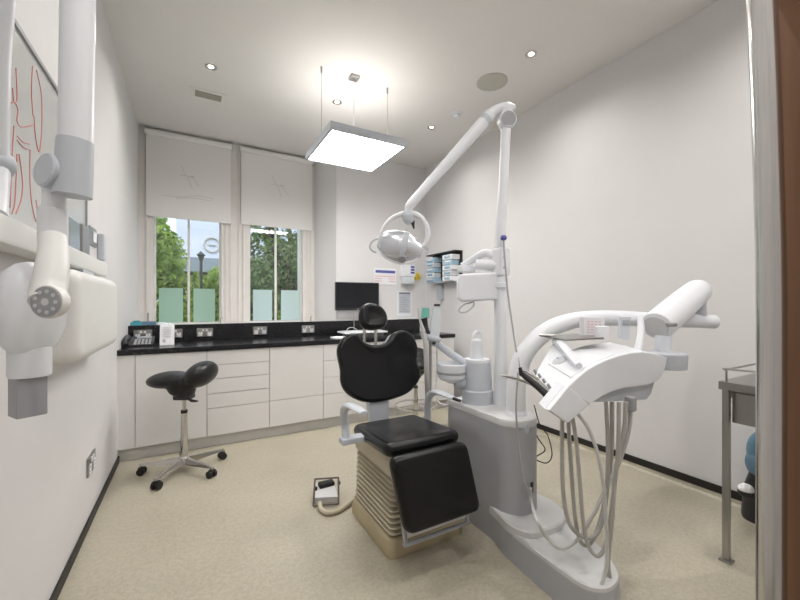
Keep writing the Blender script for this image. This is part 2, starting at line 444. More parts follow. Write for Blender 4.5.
blind(.542, 1.436, 2.272, 'cream roller blind over the right window, beside the ceiling lamp', S2)

# ================================================================== CEILING FITTINGS
def downlight(x, y, label):
    t = thing('ceiling_downlight', label, 'downlight', (x, y, ZC), 'recessed downlights', local=True)
    MB().lathe([(.046, 0), (.046, -.004), (.034, -.006), (.022, .0)], cap=False, n=24).build('trim_ring', 'chrome', t)
    MB().lathe([(.0, -.001), (.020, -.001), (.020, -.0015), (0.0, -.0015)], cap=False, n=20).build('bulb', 'bulb', t)
    return t
def spot(x, y, z, e, size=2.75, col=(1, .97, .93)):
    l = bpy.data.lights.new('downlight_or_fill_beam', 'SPOT'); l.energy = e; l.spot_size = size; l.spot_blend = 1; l.color = col; l.shadow_soft_size = .04
    o = bpy.data.objects.new('downlight_or_fill_beam', l); o.location = (x, y, z); C.objects.link(o)
DL = [(.145, 3.48, 'small recessed downlight above the left window, beside the vent'), (1.248, 3.48, 'recessed downlight just behind the hanging panel lamp'),
      (2.35, 3.46, 'recessed downlight near the smoke detector'), (2.35, 2.06, 'recessed downlight nearest the long right wall, in front of the round speaker')]
for x, y, lb in DL: downlight(x, y, lb); spot(x, y, ZC-.02, 26)
for x, y in ((.145, 2.06), (.145, .65), (1.248, .65), (2.35, .65), (.145, -.5), (1.248, -.5), (2.35, -.5)): spot(x, y, ZC-.02, 24)  # unseen spots without fittings, added beyond the visible downlights as room fill
t = thing('ceiling_vent', 'square ceiling vent with grey louvres near the left window blind', 'vent', (.144, 3.96, ZC), local=True)
MB().box(-.15, .15, -.085, .085, -.010, -.001, .004).build('frame', 'ceil', t)
MB().box(-.11, .11, -.055, .055, -.012, -.008).build('backing', 'vent', t)
for k in range(6): MB().box(-.11, .11, -.05+k*.018, -.044+k*.018, -.018, -.010).build('louvre', 'vent', t)
t = thing('ceiling_speaker', 'round flush speaker with beige mesh in the ceiling', 'speaker', (2.34, 2.49, ZC), local=True)
MB().lathe([(.135, 0), (.135, -.006), (.122, -.008), (.122, -.002)], cap=False).build('rim', 'speaker', t)
MB().lathe([(.0, -.006), (.122, -.006), (.122, -.003), (0, -.003)], cap=False).build('mesh_grille', 'speaker', t)
t = thing('smoke_detector', 'white round smoke detector on the ceiling', 'smoke detector', (2.40, 3.07, ZC), local=True)
MB().lathe([(.055, 0), (.055, -.02), (.048, -.026)]).build('base', 'wplastic', t)
MB().lathe([(.034, -.026), (.036, -.045), (.02, -.055), (.001, -.056)]).build('sensor_head', 'wplastic', t)
# hanging panel lamp
LX0, LX1, LY0, LY1, LZ = .935, 1.625, 2.755, 3.475, 2.616
t = thing('panel_lamp', 'square hanging ceiling lamp with a glowing white diffuser and grey frame', 'lamp', (1.28, 3.1, LZ))
mb = MB()
for a in ((LX0, LX1, LY0, LY0+.022), (LX0, LX1, LY1-.022, LY1), (LX0, LX0+.022, LY0+.022, LY1-.022), (LX1-.022, LX1, LY0+.022, LY1-.022)): mb.box(*a, LZ+.0, LZ+.062, .002)
mb.box(LX0+.01, LX1-.01, LY0+.01, LY1-.01, LZ+.05, LZ+.06)
mb.build('frame', 'gplastic', t)
MB().box(LX0+.02, LX1-.02, LY0+.02, LY1-.02, LZ+.008, LZ+.02).build('diffuser', 'lamp', t)
MB().box(LX0+.06, LX1-.06, LY0+.06, LY1-.06, LZ+.060, LZ+.066).build('upper_diffuser', 'uplight', t)
for x in (LX0+.05, LX1-.05):
    for y in (LY0+.05, LY1-.05): MB().lathe([(.008, 0), (.008, -.008), (.004, -.012)], (x, y, LZ+.008), n=10).build('screw', 'steel', t)
for x in (.95, 1.57):
    w = MB().cyl((x, 3.03, LZ+.05), (x, 3.03, ZC-.04), .0022, n=6).build('suspension_wire', 'steel', t)
    MB().cyl((x, 3.03, ZC-.05), (x, 3.03, ZC), .009, n=10).build('wire_anchor', 'steel', w)
MB().box(1.24-.04, 1.24+.04, 3.02-.04, 3.02+.04, ZC-.022, ZC, .003).build('ceiling_rose', 'steel', t)
MB().tube([(1.24, 3.02, ZC-.02), (1.235, 3.02, 2.95), (1.24, 3.02, LZ+.05)], .003, 6).build('power_cord', 'wplastic', t)

# ================================================================== SADDLE STOOLS
def make_stool(label):
    t = thing('saddle_stool', label, 'stool', (0, 0, 0), 'saddle stools', local=True)
    mb = MB()
    ry = lambda a: Matrix.Rotation(math.radians(a), 3, 'Y')
    mb.ell((-.110, 0, .692), .160, .14, .062, 28, 18, rot=ry(-3))
    mb.ell((-.03, 0, .690), .16, .13, .058, 28, 18)
    mb.ell((.06, .01, .700), .10, .14, .060, 28, 18, rot=ry(-25))
    mb.ell((.120, .02, .730), .112, .17, .088, 28, 18, rot=ry(-42))
    mb.ell((-.02, -.02, .640), .085, .09, .070, 24, 16)
    st = mb.build('seat', 'saddle', t, angle=180)
    for m_ in list(st.modifiers): st.modifiers.remove(m_)
    rm = st.modifiers.new('r', 'REMESH'); rm.mode = 'VOXEL'; rm.voxel_size = .007; rm.use_smooth_shade = True
    sm_ = st.modifiers.new('s', 'SMOOTH'); sm_.iterations = 14; sm_.factor = .5
    MB().lathe([(.085, .65), (.078, .60), (.06, .56), (.03, .55)]).build('seat_casing', 'bplastic', t)
    MB().box(-.06, .06, -.05, .05, .545, .585, .01).build('seat_plate', 'bplastic', t)
    MB().tube([(.04, -.02, .56), (.09, -.06, .548), (.15, -.09, .552)], [.009, .012, .006], 8).build('lever', 'bplastic', t)
    MB().cyl((0, 0, .09), (0, 0, .45), .026, .021).build('column', 'chrome', t)
    MB().cyl((0, 0, .44), (0, 0, .462), .023).build('collar', 'rubber', t)
    MB().cyl((0, 0, .45), (0, 0, .56), .013).build('gas_lift', 'chrome', t)
    MB().lathe([(.02, .055), (.042, .062), (.04, .10), (.026, .115)]).build('hub', 'chrome', t)
    for k in range(5):
        a = math.radians(-94.7+72*k); d = V(math.cos(a), math.sin(a), 0); q = V(-math.sin(a), math.cos(a), 0)
        rr = []
        for s_, w_, z0, z1 in ((.02, .024, .058, .105), (.12, .018, .06, .096), (.24, .013, .066, .086), (.30, .012, .066, .080)):
            rr.append([d*s_+q*w_+V(0, 0, z0), d*s_-q*w_+V(0, 0, z0), d*s_-q*w_*.6+V(0, 0, z1), d*s_+q*w_*.6+V(0, 0, z1)])
        leg = MB().rings(rr).build('leg', 'chrome', t)
        c = d*.285; wq = q
        cb = MB().cyl(c+V(0, 0, .05), c+V(0, 0, .07), .008, n=8)
        for s_ in (-1, 1):
            cc = c+d*.008*0+V(0, 0, .027)
            cb.cyl(cc+wq*s_*.008, cc+wq*s_*.027, .027, n=18)
        cb.box(c.x-.02, c.x+.02, c.y-.02, c.y+.02, .034, .058, .008)
        cb.build('castor', 'rubber', leg)
    return t
st1 = make_stool('black saddle stool on a chrome five-star base in front of the left cabinets')
st2 = copy_tree(st1, loc=(1.93, 3.12, 0), rz=math.radians(62))
st2['label'] = 'saddle stool with a chrome foot ring, mostly hidden behind the dental chair backrest'
ringm = MB()
R = .20
ringm.rings([[V((R+.009*math.cos(b))*math.cos(a), (R+.009*math.cos(b))*math.sin(a), .27+.009*math.sin(b)) for b in [2*PI*k/8 for k in range(8)]] for a in [2*PI*k/40 for k in range(41)]], False, False)
for a in (0, 2.1, 4.2): ringm.cyl((.02*math.cos(a), .02*math.sin(a), .27), (R*math.cos(a), R*math.sin(a), .27), .006, n=8)
ringm.build('foot_ring', 'chrome', st2)
st1.location = (-.045, 3.265, 0); st1.rotation_euler.z = -YAW

# ================================================================== DENTAL CHAIR
ch = thing('dental_chair', 'black upholstered dental chair on a ribbed beige pedestal, facing the viewer', 'dental chair', (1.07, 1.9, 0))
def loft_rr(mb, secs, x0, x1, y0, y1, r):
    rr = []
    for z, o in secs:
        rr.append([V(px, py, z) for px, py in rrect(x1-x0+2*o, y1-y0+2*o, max(.01, r+o), 6, (x0+x1)/2, (y0+y1)/2)])
    mb.rings(rr); return mb
bx = (.868, 1.305, 1.635, 2.13)
loft_rr(MB(), [(0, .018), (.02, .020), (.07, .012), (.085, .0), (.09, -.012)], *bx, .03).build('pedestal_base', 'tan', ch)
secs = [(.085, -.03)]
z = .09
NR = 11
dz = (.40-.09)/NR
for k in range(NR):
    sh = -.004-(.012*(k/NR))
    secs += [(z, -.030+sh), (z+dz*.32, -.006+sh), (z+dz*.5, .003+sh), (z+dz*.72, .0+sh), (z+dz*.88, -.012+sh), (z+dz*.95, -.030+sh)]
    z += dz
secs.append((z, -.022))
loft_rr(MB(), secs, *bx, .035).build('bellows', 'beige', ch)
loft_rr(MB(), [(.392, -.012), (.40, .0), (.46, .0), (.49, -.01), (.51, -.03)], *bx, .04).build('upper_casing', 'beige', ch)
# seat
def quad_round(c4, r, n=5):
    out = []; c4 = [Vector(c) for c in c4]
    for i in range(4):
        p, a, b = c4[i], c4[i-1], c4[(i+1) % 4]
        pa, pb = p+(a-p).normalized()*r, p+(b-p).normalized()*r
        for k in range(n+1):
            t_ = k/n; out.append((1-t_)**2*pa+2*t_*(1-t_)*p+t_*t_*pb)
    return out
def densify(P, m=3):
    out = []
    for i in range(len(P)):
        a, b = P[i], P[(i+1) % len(P)]
        k = max(1, int((b-a).length/.03))
        for j in range(k): out.append(a.lerp(b, j/k))
    return out
sq = [V(.825, 2.05, .492), V(1.265, 2.05, .492), V(1.222, 1.515, .548), V(.785, 1.515, .548)]
MB().pad(densify(quad_round(sq, .06)), V(0, .104, 1), .066, .03, dome=-.008).build('seat', 'leather', ch)
MB().box(.88, 1.2, 1.60, 2.05, .462, .492, .01).build('seat_frame', 'mgrey', ch)
# leg rest
n_l = V(0, -.335, .05).normalized()
def lr(X, v): return V(X, 1.505+.008-.055*(1-v), .237+.335*v)
lq = [lr(.772, 1), lr(1.205, 1), lr(1.252, 0), lr(.826, 0)]
MB().pad(densify(quad_round(lq, .05)), n_l, .065, .028, dome=.004).build('leg_rest', 'leather', ch)
MB().box(.90, 1.18, 1.50, 1.60, .25, .50, .01).build('leg_rest_bracket', 'mgrey', ch)
a, b = at(409, 536, Y=1.46), at(464, 518, Y=1.46)
fr = MB().tube([V(.858, 1.50, .26), V(.858, 1.475, .175), V(.875, 1.47, .165), V(1.20, 1.47, .165), V(1.218, 1.475, .175), V(1.218, 1.50, .26)], .011, 8, k=4)
fr.build('foot_bar', 'mgrey', ch)
MB().box(.865, 1.212, 1.475, 1.50, .185, .262, .006).build('foot_plate', 'boxtop', ch)
# backrest
pb, nb = V(1.035, 2.115, .66), V(0, -1, .22).normalized()
bo = [(349, 334), (342, 338), (337, 346), (336, 355), (339, 370), (339.5, 382.5), (345, 393), (357, 400.5), (370, 402.5), (387.5, 400), (405, 393.5), (415.5, 382.5), (418, 372), (414.5, 362), (415.5, 350), (411.5, 338), (405, 332.5), (399, 331), (391, 334), (384, 343), (371, 345.5), (361, 342), (356, 335.5)]
bo3 = catmull([hit(x, y, pb, nb) for x, y in bo], 3, closed=True)
MB().pad([p-nb*.01 for p in bo3], nb, .06, .024, dome=-.012).build('backrest', 'leather', ch)
shell = [bo3[0]*0+p for p in bo3]
cen = sum(bo3, Vector())/len(bo3)
MB().pad([cen+(p-cen)*.95-nb*.035 for p in bo3], nb, .03, .012).build('backrest_shell', 'gplastic', ch)
MB().tube([V(1.03, 2.10, .47), V(1.03, 2.15, .56), V(1.03, 2.20, .70), V(1.035, 2.27, .95)], [.05, .055, .05, .03], 4, k=4).build('back_support', 'gplastic', ch)
MB().box(.965, 1.10, 2.09, 2.13, .50, .655, .012).build('back_cover', 'gplastic', ch)
# headrest
ph = V(1.07, 2.30, 1.18); nh = V(0, -1, .30).normalized()
ho = [(366, 304), (360, 308), (358, 317), (359.5, 325), (365, 330), (374, 330.5), (382, 328.5), (385.8, 323), (385, 315), (380, 308), (373, 304.5)]
ho3 = catmull([hit(x, y, ph, nh) for x, y in ho], 4, closed=True)
hr = MB().pad([p-nh*.02 for p in ho3], nh, .07, .034, dome=-.012).build('headrest', 'leather', ch)
for x in (365, 376.5):
    a = hit(x, 327, ph, nh)-nh*.01; b = hit(x+1, 348, V(1.03, 2.235, 1.0), nb)-nb*.03
    MB().cyl(a, b, .010, n=10).build('headrest_post', 'steel', hr)
# arm rests
def arm(pts, ra, nm='armrest'):
    P = catmull([Vector(p) for p in pts], 5); n = len(P); rr = []
    rad = catmull([V(a, b, 0) for a, b in ra], 5)
    for i, p in enumerate(P):
        t_ = (P[min(i+1, n-1)]-P[max(i-1, 0)]).normalized()
        sx = V(1, 0, 0); sx = (sx-t_*sx.dot(t_)).normalized(); u_ = t_.cross(sx)
        w, h = rad[i].x, rad[i].y
        rr.append([p+sx*w*math.cos(a_)+u_*h*math.sin(a_) for a_ in [2*PI*k/12 for k in range(12)]])
    return MB().rings(rr).build(nm, 'gplastic', ch)
al = [at(346, 441, s=.0053), at(345, 425, s=.0054), at(344, 411, s=.0053), at(349, 406, s=.0051), at(356, 408, s=.0049), at(364, 413, s=.0047)]
arm(al, [(.019, .026), (.020, .028), (.020, .026), (.026, .018), (.030, .012), (.022, .008)])
arr = [at(428, 424, s=.0064), at(427.5, 410, s=.0064), at(429, 397, s=.0063), at(435, 392.5, s=.0061), at(444, 394, s=.0059), at(454, 398.5, s=.0057)]
arm(arr, [(.019, .026), (.020, .028), (.020, .026), (.026, .018), (.030, .012), (.022, .008)])
a = at(453.5, 398.5, s=.0057); MB().cyl(a, at(460, 401, s=.0056), .009, n=10).build('armrest_knob', 'rubber', ch)
a = at(343, 440, s=.0053); MB().box(a.x-.015, .93, a.y-.035, a.y+.035, a.z-.022, a.z+.012, .01).build('armrest_bracket', 'gplastic', ch)
a = at(428, 424, s=.0064); MB().box(1.20, a.x+.02, a.y-.03, a.y+.03, a.z-.03, a.z-.0, .01).build('armrest_bracket', 'gplastic', ch)

# foot pedal with hoop
fp = thing('foot_pedal', 'small metal foot pedal with a hoop handle on the floor left of the chair', 'foot pedal', (.76, 2.35, 0))
q = [at(313.5, 506, Z=.012), at(338.5, 503.5, Z=.012), at(338.5, 477.5, Z=.10), at(315, 479, Z=.10)]
mb = MB()
for i in range(4): mb.cyl(q[i], q[(i+1) % 4], .006, n=8)
mb.build('hoop', 'dark_metal', fp)
a, b = at(314.5, 504, Z=.0), at(338, 502.5, Z=.0)
P4 = [V(a.x, a.y, .003), V(b.x, b.y, .003), V(b.x+.03, b.y+.17, .003), V(a.x+.05, a.y+.17, .003)]
MB().rings([P4, [P4[0]+V(0, 0, .035), P4[1]+V(0, 0, .035), P4[2]+V(0, 0, .05), P4[3]+V(0, 0, .05)]]).build('body', 'boxtop', fp)
c = (P4[0]+P4[1])/2
MB().box(c.x-.01, c.x+.095, c.y+.10, c.y+.16, .04, .075, .012).build('tread', 'rubber', fp)
for dx in (-.045, .115): MB().cyl((c.x+dx+.01, c.y+.11, .045), (c.x+dx+.01, c.y+.11, .065), .01, n=10).build('stud', 'rubber', fp)
pts = [at(320, 503, Z=.02), at(321, 509, Z=.014), at(328, 513, Z=.014), at(338, 511, Z=.014), at(347, 505, Z=.014), at(354, 499, Z=.03), at(358, 494, Z=.05)]
tag(MB().tube(pts, .0145, 10).build('pedal_hose', 'beige'), 'beige hose running over the floor from the foot pedal to the chair base', 'hose')

# ================================================================== TREATMENT UNIT
un = thing('treatment_unit', 'grey floor-standing dental treatment unit with spittoon, white mast and swing arm', 'dental unit', (1.53, 1.6, 0))
def stadium(x0, x1, y0, y1, n=14):
    r = (x1-x0)/2; cx = (x0+x1)/2; o = []
    for k in range(n+1):
        a = PI+PI*k/n; o.append((cx+r*math.cos(a), y0+r+r*math.sin(a)))
    rb = .05
    for k in range(5):
        a = PI/2*k/4; o.append((x1-rb+rb*math.cos(a), y1-rb+rb*math.sin(a)))
    for k in range(5):
        a = PI/2+PI/2*k/4; o.append((x0+rb+rb*math.cos(a), y1-rb+rb*math.sin(a)))
    return o
def loftp(P, secs):
    cx = sum(p[0] for p in P)/len(P); cy = sum(p[1] for p in P)/len(P)
    rr = []
    for z, o in secs:
        ring = []
        for x, y in P:
            d = V(x-cx, y-cy, 0); L = d.length
            d = d*((L+o)/L); ring.append(V(cx+d.x, cy+d.y, z))
        rr.append(ring)
    return MB().rings(rr)
ST = stadium(1.412, 1.652, 1.345, 1.93)
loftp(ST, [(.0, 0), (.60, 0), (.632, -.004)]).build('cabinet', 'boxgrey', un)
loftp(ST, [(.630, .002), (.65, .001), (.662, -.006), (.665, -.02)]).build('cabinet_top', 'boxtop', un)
a = at(521.5, 424.5, s=.00515)
# badge and socket on the cabinet
p = at(523, 430, s=.00497)
# foot discs
N = 36
def blob(pts, k=5): return [(p.x, p.y) for p in catmull([V(x, y, 0) for x, y in pts], k, closed=True)]
D1 = blob([(1.44, 1.60), (1.40, 1.45), (1.375, 1.34), (1.405, 1.25), (1.48, 1.225), (1.60, 1.22), (1.70, 1.27), (1.745, 1.38), (1.72, 1.52), (1.66, 1.62), (1.54, 1.66)])
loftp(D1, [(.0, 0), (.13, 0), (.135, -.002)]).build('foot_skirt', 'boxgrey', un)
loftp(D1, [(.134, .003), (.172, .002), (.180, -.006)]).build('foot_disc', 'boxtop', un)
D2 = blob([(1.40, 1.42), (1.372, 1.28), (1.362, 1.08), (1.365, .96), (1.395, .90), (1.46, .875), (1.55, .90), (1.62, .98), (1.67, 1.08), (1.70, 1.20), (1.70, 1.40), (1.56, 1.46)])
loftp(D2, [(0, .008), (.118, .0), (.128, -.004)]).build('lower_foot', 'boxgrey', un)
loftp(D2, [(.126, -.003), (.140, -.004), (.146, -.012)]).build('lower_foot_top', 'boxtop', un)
# spittoon column, bowl and cup filler
SC = V(1.535, 1.76, 0)
MB().lathe([(.094, .664), (.094, .74), (.088, .745), (.087, .75), (.080, .905), (.070, .92), (.02, .924)], SC).build('spittoon_column', 'gplastic', un)
MB().lathe([(.0, .9), (.072, .9), (.076, .918), (.074, .93), (0, .932)], SC, cap=False).build('spittoon_lid', 'wplastic', un)
BC = at(452, 372, s=.0062); BC = V(BC.x, BC.y, 0)
bw = MB().lathe([(.02, .775), (.05, .79), (.075, .80), (.088, .82), (.092, .895), (.088, .90), (.08, .88), (.06, .84), (.01, .83)], BC).build('spittoon_bowl', 'wplastic', un)
MB().lathe([(.093, .838), (.094, .842), (.094, .848), (.093, .852)], BC, cap=False).build('bowl_seam', 'mgrey', bw)
MB().tube([BC+V(.02, -.02, .80), (BC+SC)/2+V(0, 0, .78), SC+V(0, 0, .78)], .045, 12).build('bowl_bracket', 'gplastic', un)
MB().lathe([(.042, .925), (.042, .93), (.036, 1.03), (.032, 1.045), (.01, 1.05)], SC+V(-.005, 0, 0)).build('cup_filler_body', 'wplastic', un)
MB().tube([SC+V(.02, 0, 1.03), SC+V(.022, 0, 1.075), SC+V(0, 0, 1.095), SC+V(-.028, -.005, 1.085), SC+V(-.035, -.005, 1.06)], .010, 10).build('cup_filler_spout', 'wplastic', un)
# mast
m0 = V(1.616, 1.652, .66)
def mp(x, y, s=.006): return at(x, y, s=s)
MB().tube([V(*m0.xy, .66), V(*m0.xy, 1.44)], .036, 20, smooth=False).build('lower_mast', 'wplastic', un)
MB().lathe([(.040, 0), (.048, .004), (.048, .03), (.040, .034)], V(*m0.xy, 1.36)).build('mast_collar', 'wplastic', un)
MB().box(m0.x-.042, m0.x+.046, m0.y-.045, m0.y+.045, 1.43, 1.60, .018).build('mast_clamp', 'wplastic', un)
for zz in (1.48, 1.54): MB().ell(m0+V(-.012, -.046, zz-.66), .006, .004, .006, 10, 6).build('clamp_bolt', 'mgrey', un)
mtop = mp(506.5, 116)
MB().tube([V(*m0.xy, 1.59), mp(500.5, 225), mp(502.5, 200), mp(504.5, 160), mtop], [.031, .031, .030, .029, .029], 18).build('upper_mast', 'wplastic', un)
kn = mp(506.5, 121)
MB().lathe([(.046, -.03), (.052, -.022), (.052, .03), (.047, .036)], kn, axis=(-.45, -.89, 0)).build('mast_joint', 'wplastic', un)
MB().lathe([(.0, .034), (.044, .034), (.044, .040), (0, .041)], kn, axis=(-.45, -.89, -.1), cap=False).build('joint_cap', 'mgrey', un)
MB().tube([mp(513, 107.5, .0061), mp(506, 107), mp(498, 109.5, .0060), mp(488, 116, .006)], [.020, .028, .030, .034], 14).build('top_elbow', 'wplastic', un)
MB().cyl(mp(506, 109), mp(506, 118), .04, .036).build('elbow_pivot', 'wplastic', un)
LA, LB = mp(489, 116, .006), mp(411, 204, .0059)
ar = MB().cyl(LA, LB, .038, .026, 20).build('lamp_arm', 'wplastic', un)
d = (LB-LA).normalized()
MB().cyl(LA+d*.02, LA+d*.05, .0395, .039, 20).build('arm_ring', 'gplastic', ar)
MB().ell(LA, .038, .038, .038).build('arm_elbow', 'wplastic', ar)
nk = mp(408, 209, .0059)
MB().tube([LB-d*.01, mp(409, 207, .0059), mp(407.5, 213, .0059)], [.027, .024, .018], 12).build('arm_tip', 'wplastic', ar)
# operating lamp head (hangs from the arm, turns with it)
s_ = .0059
def hp(x, y, ds=0): return at(x, y, s=s_+ds)
MB().tube([hp(408, 212), hp(408, 216), hp(409, 220), hp(411, 223.5)], [.030, .036, .034, .020], 14).build('lamp_hub', 'gplastic', un)
MB().tube([hp(412.5, 221), hp(413, 224), hp(414, 229)], [.014, .010, .004], 8).build('hub_lever', 'bplastic', un)
cr_ = hp(402, 239)
yoke = [hp(379, 246), hp(380, 237), hp(384, 227), hp(391, 219), hp(399, 215), hp(409, 213), hp(418, 215.5), hp(424.5, 222), hp(428, 231), hp(427, 240), hp(423, 247)]
MB().tube(yoke, [.008, .010, .011, .012, .014, .016, .016, .015, .015, .014, .010], 10).build('yoke', 'wplastic', un)
fx = V(CS, -SN, 0); fwd = V(SN, CS, 0)
lh = MB(); c0 = hp(400.5, 246)
rot = Matrix((fx, -fwd, V(0, 0, 1))).transposed()
rot = Matrix.Rotation(math.radians(14), 3, fwd) @ rot
rr = []
for k, (x_, rv) in enumerate([(-.135, .004), (-.130, .035), (-.115, .055), (-.085, .075), (-.04, .088), (0, .092), (.04, .084), (.085, .062), (.115, .048), (.130, .036), (.136, .004)]):
    rr.append([c0+rot @ V(x_, .62*rv*math.sin(a_)-.01, rv*math.cos(a_)) for a_ in [2*PI*j/28 for j in range(28)]])
lamp_shell = lh.rings(rr).build('lamp_head', 'silver', un)
mb = MB(); rr = []
for x_ in (.022, .026, .052, .056):
    rv = .0945 if x_ in (.026, .052) else .088
    rr.append([c0+rot @ V(x_-.02, .62*rv*math.sin(a_)-.01, rv*math.cos(a_)) for a_ in [2*PI*j/28 for j in range(28)]])
mb.rings(rr).build('centre_band', 'gplastic', lamp_shell)
b_ = c0+rot @ V(.03, .045, -.075)
MB().lathe([(.022, -.01), (.026, 0), (.022, .012), (.01, .014)], b_, axis=rot @ V(.1, .8, -.6)).build('lamp_knob', 'mgrey', lamp_shell)
rim = [hp(380, 248), hp(383, 255), hp(391, 260.5), hp(401, 263.5), hp(411, 262.5), hp(418, 258)]
MB().tube(rim, .006, 8).build('guard_rim', 'wplastic', lamp_shell)
for pts in ([(380, 238), (374, 240), (370, 245), (371.5, 250), (376.5, 252.5)], [(422, 246), (425.5, 247.5), (428, 251), (426, 254.5)]):
    MB().tube([hp(x, y) for x, y in pts], .006, 8).build('grip_handle', 'gplastic', lamp_shell)
for x, y in ((379, 245), (417, 241)): MB().ell(hp(x, y), .014, .014, .022).build('pivot_knob', 'gplastic', lamp_shell)
# monitor-style panel carried by the mast
pc = mp(478, 288, .0061)
mb = MB(); Pp = [mp(458, 275, .0061), mp(495, 273, .0061), mp(496, 300, .0061), mp(461, 302, .0061), mp(456.5, 298, .0061), mp(456, 280, .0061)]
mb.pad(densify(catmull(Pp, 1, closed=True)), -fwd, .07, .014).build('view_box', 'wplastic', un)
MB().tube([mp(468, 297, .0061)-fwd*.0, mp(474, 304, .006), mp(468, 311, .006), mp(461, 312.5, .006), mp(459, 309.5, .006), mp(464, 304.5, .006), mp(472, 302.5, .006)], .005, 8).build('view_box_handle', 'gplastic', un)
MB().tube([mp(497, 258, .006), mp(486, 253, .0061), mp(474, 259, .0062), mp(462, 266, .0062)], [.022, .026, .022, .02], 12).build('side_arm', 'wplastic', un)
MB().cyl(mp(497, 266, .006), mp(476, 264.5, .0061), .034, .032).build('side_arm_lower', 'wplastic', un)
MB().box(-.05, .05, -.03, .03, -.022, .022, .01, mtx=Matrix.Translation(mp(466, 269, .0062))).build('side_arm_joint', 'wplastic', un)
# swing arm that carries the instrument head
sw = [V(1.547, 1.46, .655), at(516.5, 385, s=.00546), V(1.597, 1.45, .985), V(1.728, 1.418, 1.109), V(1.893, 1.368, 1.169), V(2.057, 1.276, 1.186), V(2.32, 1.17, 1.176), V(2.50, 1.07, 1.168), V(2.65, .99, 1.163)]
MB().tube(sw, [.052, .050, .050, .049, .046, .044, .042, .040, .040], 20).build('swing_arm', 'wplastic', un)
MB().lathe([(.056, .662), (.056, .68), (.052, .69)], V(1.547, 1.46, 0)).build('swing_collar', 'wplastic', un)
A2, B2 = V(2.118, 1.034, 1.152), V(2.612, 1.047, 1.352)
d = (B2-A2).normalized()
MB().lathe([(.060, -.012), (.074, -.006), (.077, .01), (.077, .05)]+[(.077, .2), (.074, .40), (.070, (B2-A2).length-.03), (.060, (B2-A2).length), (.03, (B2-A2).length+.025)], A2, axis=d).build('balance_arm', 'wplastic', un)
MB().lathe([(.058, -.013), (.058, -.018), (.0, -.020)], A2, axis=d, cap=False).build('arm_end_cap', 'boxtop', un)
MB().cyl(V(2.585, 1.03, 1.18), V(2.585, 1.035, 1.32), .030).build('arm_pivot', 'gplastic', un)
MB().cyl(A2+V(.02, -.02, -.05), A2+V(.02, -.02, -.145), .037).build('neck', 'wplastic', un)
nk2 = at(664.5, 360, s=.00505)
MB().lathe([(.085, -.04), (.093, -.038), (.097, .03), (.092, .038)], V(nk2.x, nk2.y, 1.266-.283+.0)).build('neck_cup', 'gplastic', un)
MB().cyl(at(667, 325, s=.0049), at(676, 324.5, s=.0049), .010, n=10).build('brake_lever', 'steel', un)
# instrument head
Y0, Y1 = .925, 1.13
def pl(pts, Y): return [at(x, y, Y=Y) for x, y in pts]
DV = V(.12, .20, .015)
core = [(563, 389), (572, 379), (584, 370), (600, 362), (613, 357), (638, 353), (660, 358.5), (655, 379), (651, 394), (646, 399.5), (600, 402), (586, 402)]
cp = pl(core, Y0+.01)
hd = MB().prism(cp, DV).build('instrument_head', 'gplastic', un)
sp = [(562, 387), (566, 382.5), (572, 377), (578, 372), (584, 367.5), (592, 363), (600, 359.5), (613, 355), (626, 352), (638, 351), (651, 353), (662, 357), (661.5, 363), (659, 372), (654, 379), (645, 384), (632, 386), (619, 387.5), (607, 391), (598, 395), (590, 400), (585, 403), (574, 396)]
MB().pad([p for p in pl(sp, Y0+.012)], (0, -1, 0), .022, .006, seg=3).build('side_shell', 'wplastic', un)
# top tray
tp = pl([(571, 377), (584, 367.5), (600, 359.5), (613, 355), (638, 351), (655, 354.5)], Y0+.012)
rr = [[p+V(0, 0, .0) for p in tp], [p+V(0, Y1-Y0+.09, .0) for p in tp]]
mb = MB(); mb.rings([[p for p in tp]+[p-V(0, 0, .02) for p in tp[::-1]], [p+DV*1.02 for p in tp]+[p+DV*1.02-V(0, 0, .02) for p in tp[::-1]]])
mb.build('top_cover', 'wplastic', un)
# keypad block
kb = pl([(545, 409), (564, 385.5), (572, 392), (585, 404), (563.5, 421.5)], Y0)
MB().pad(densify(kb), (0, -1, 0), .02, .004, seg=2).build('control_block_face', 'wplastic', un)
MB().prism(kb, DV*.28).build('control_block', 'wplastic', un)
# instrument rest (inclined panel behind the control block)
PA, PB = at(563, 388, Y=Y0+.012), at(584, 367.5, Y=Y0+.012)
NP = (PB-PA).cross(DV).normalized()
if NP.z < 0: NP = -NP
PL = PA+NP*.006
def onp(x, y, o=0): return hit(x, y, PL+NP*o, NP)
q = [onp(*a_) for a_ in ((551, 391), (564, 386), (584, 367.5), (566, 349), (553, 343), (545, 357), (538, 369), (536, 376))]
MB().rings([[p-NP*.03 for p in q], q]).build('instrument_rest', 'wplastic', un)
g = onp(559.5, 361)
MB().lathe([(.034, -.01), (.034, .004), (.030, .007)], g, axis=NP).build('pressure_gauge', 'boxtop', un)
MB().lathe([(.027, .0065), (.027, .0085), (.0, .009)], g, axis=NP, cap=False).build('gauge_dial', 'gplastic', un)
MB().tube([g+NP*.010+V(-.012, 0, .008), g+NP*.010+V(.01, 0, -.004)], .0015, 6, smooth=False).build('gauge_needle', 'ink', un)
MB().tube([onp(554, 341, .02), onp(561, 345, .022), onp(570, 355, .02), onp(579, 366, .012)], [.012, .019, .019, .014], 6).build('handle_strap', 'wplastic', un)
for k, (x, y) in enumerate([(536, 373), (540.5, 377.5), (545, 382.5), (550, 388)]):
    a = onp(x, y); MB().cyl(a-NP*.005, a+NP*.018, .006, n=10).build('holder_stud', 'mgrey', un)

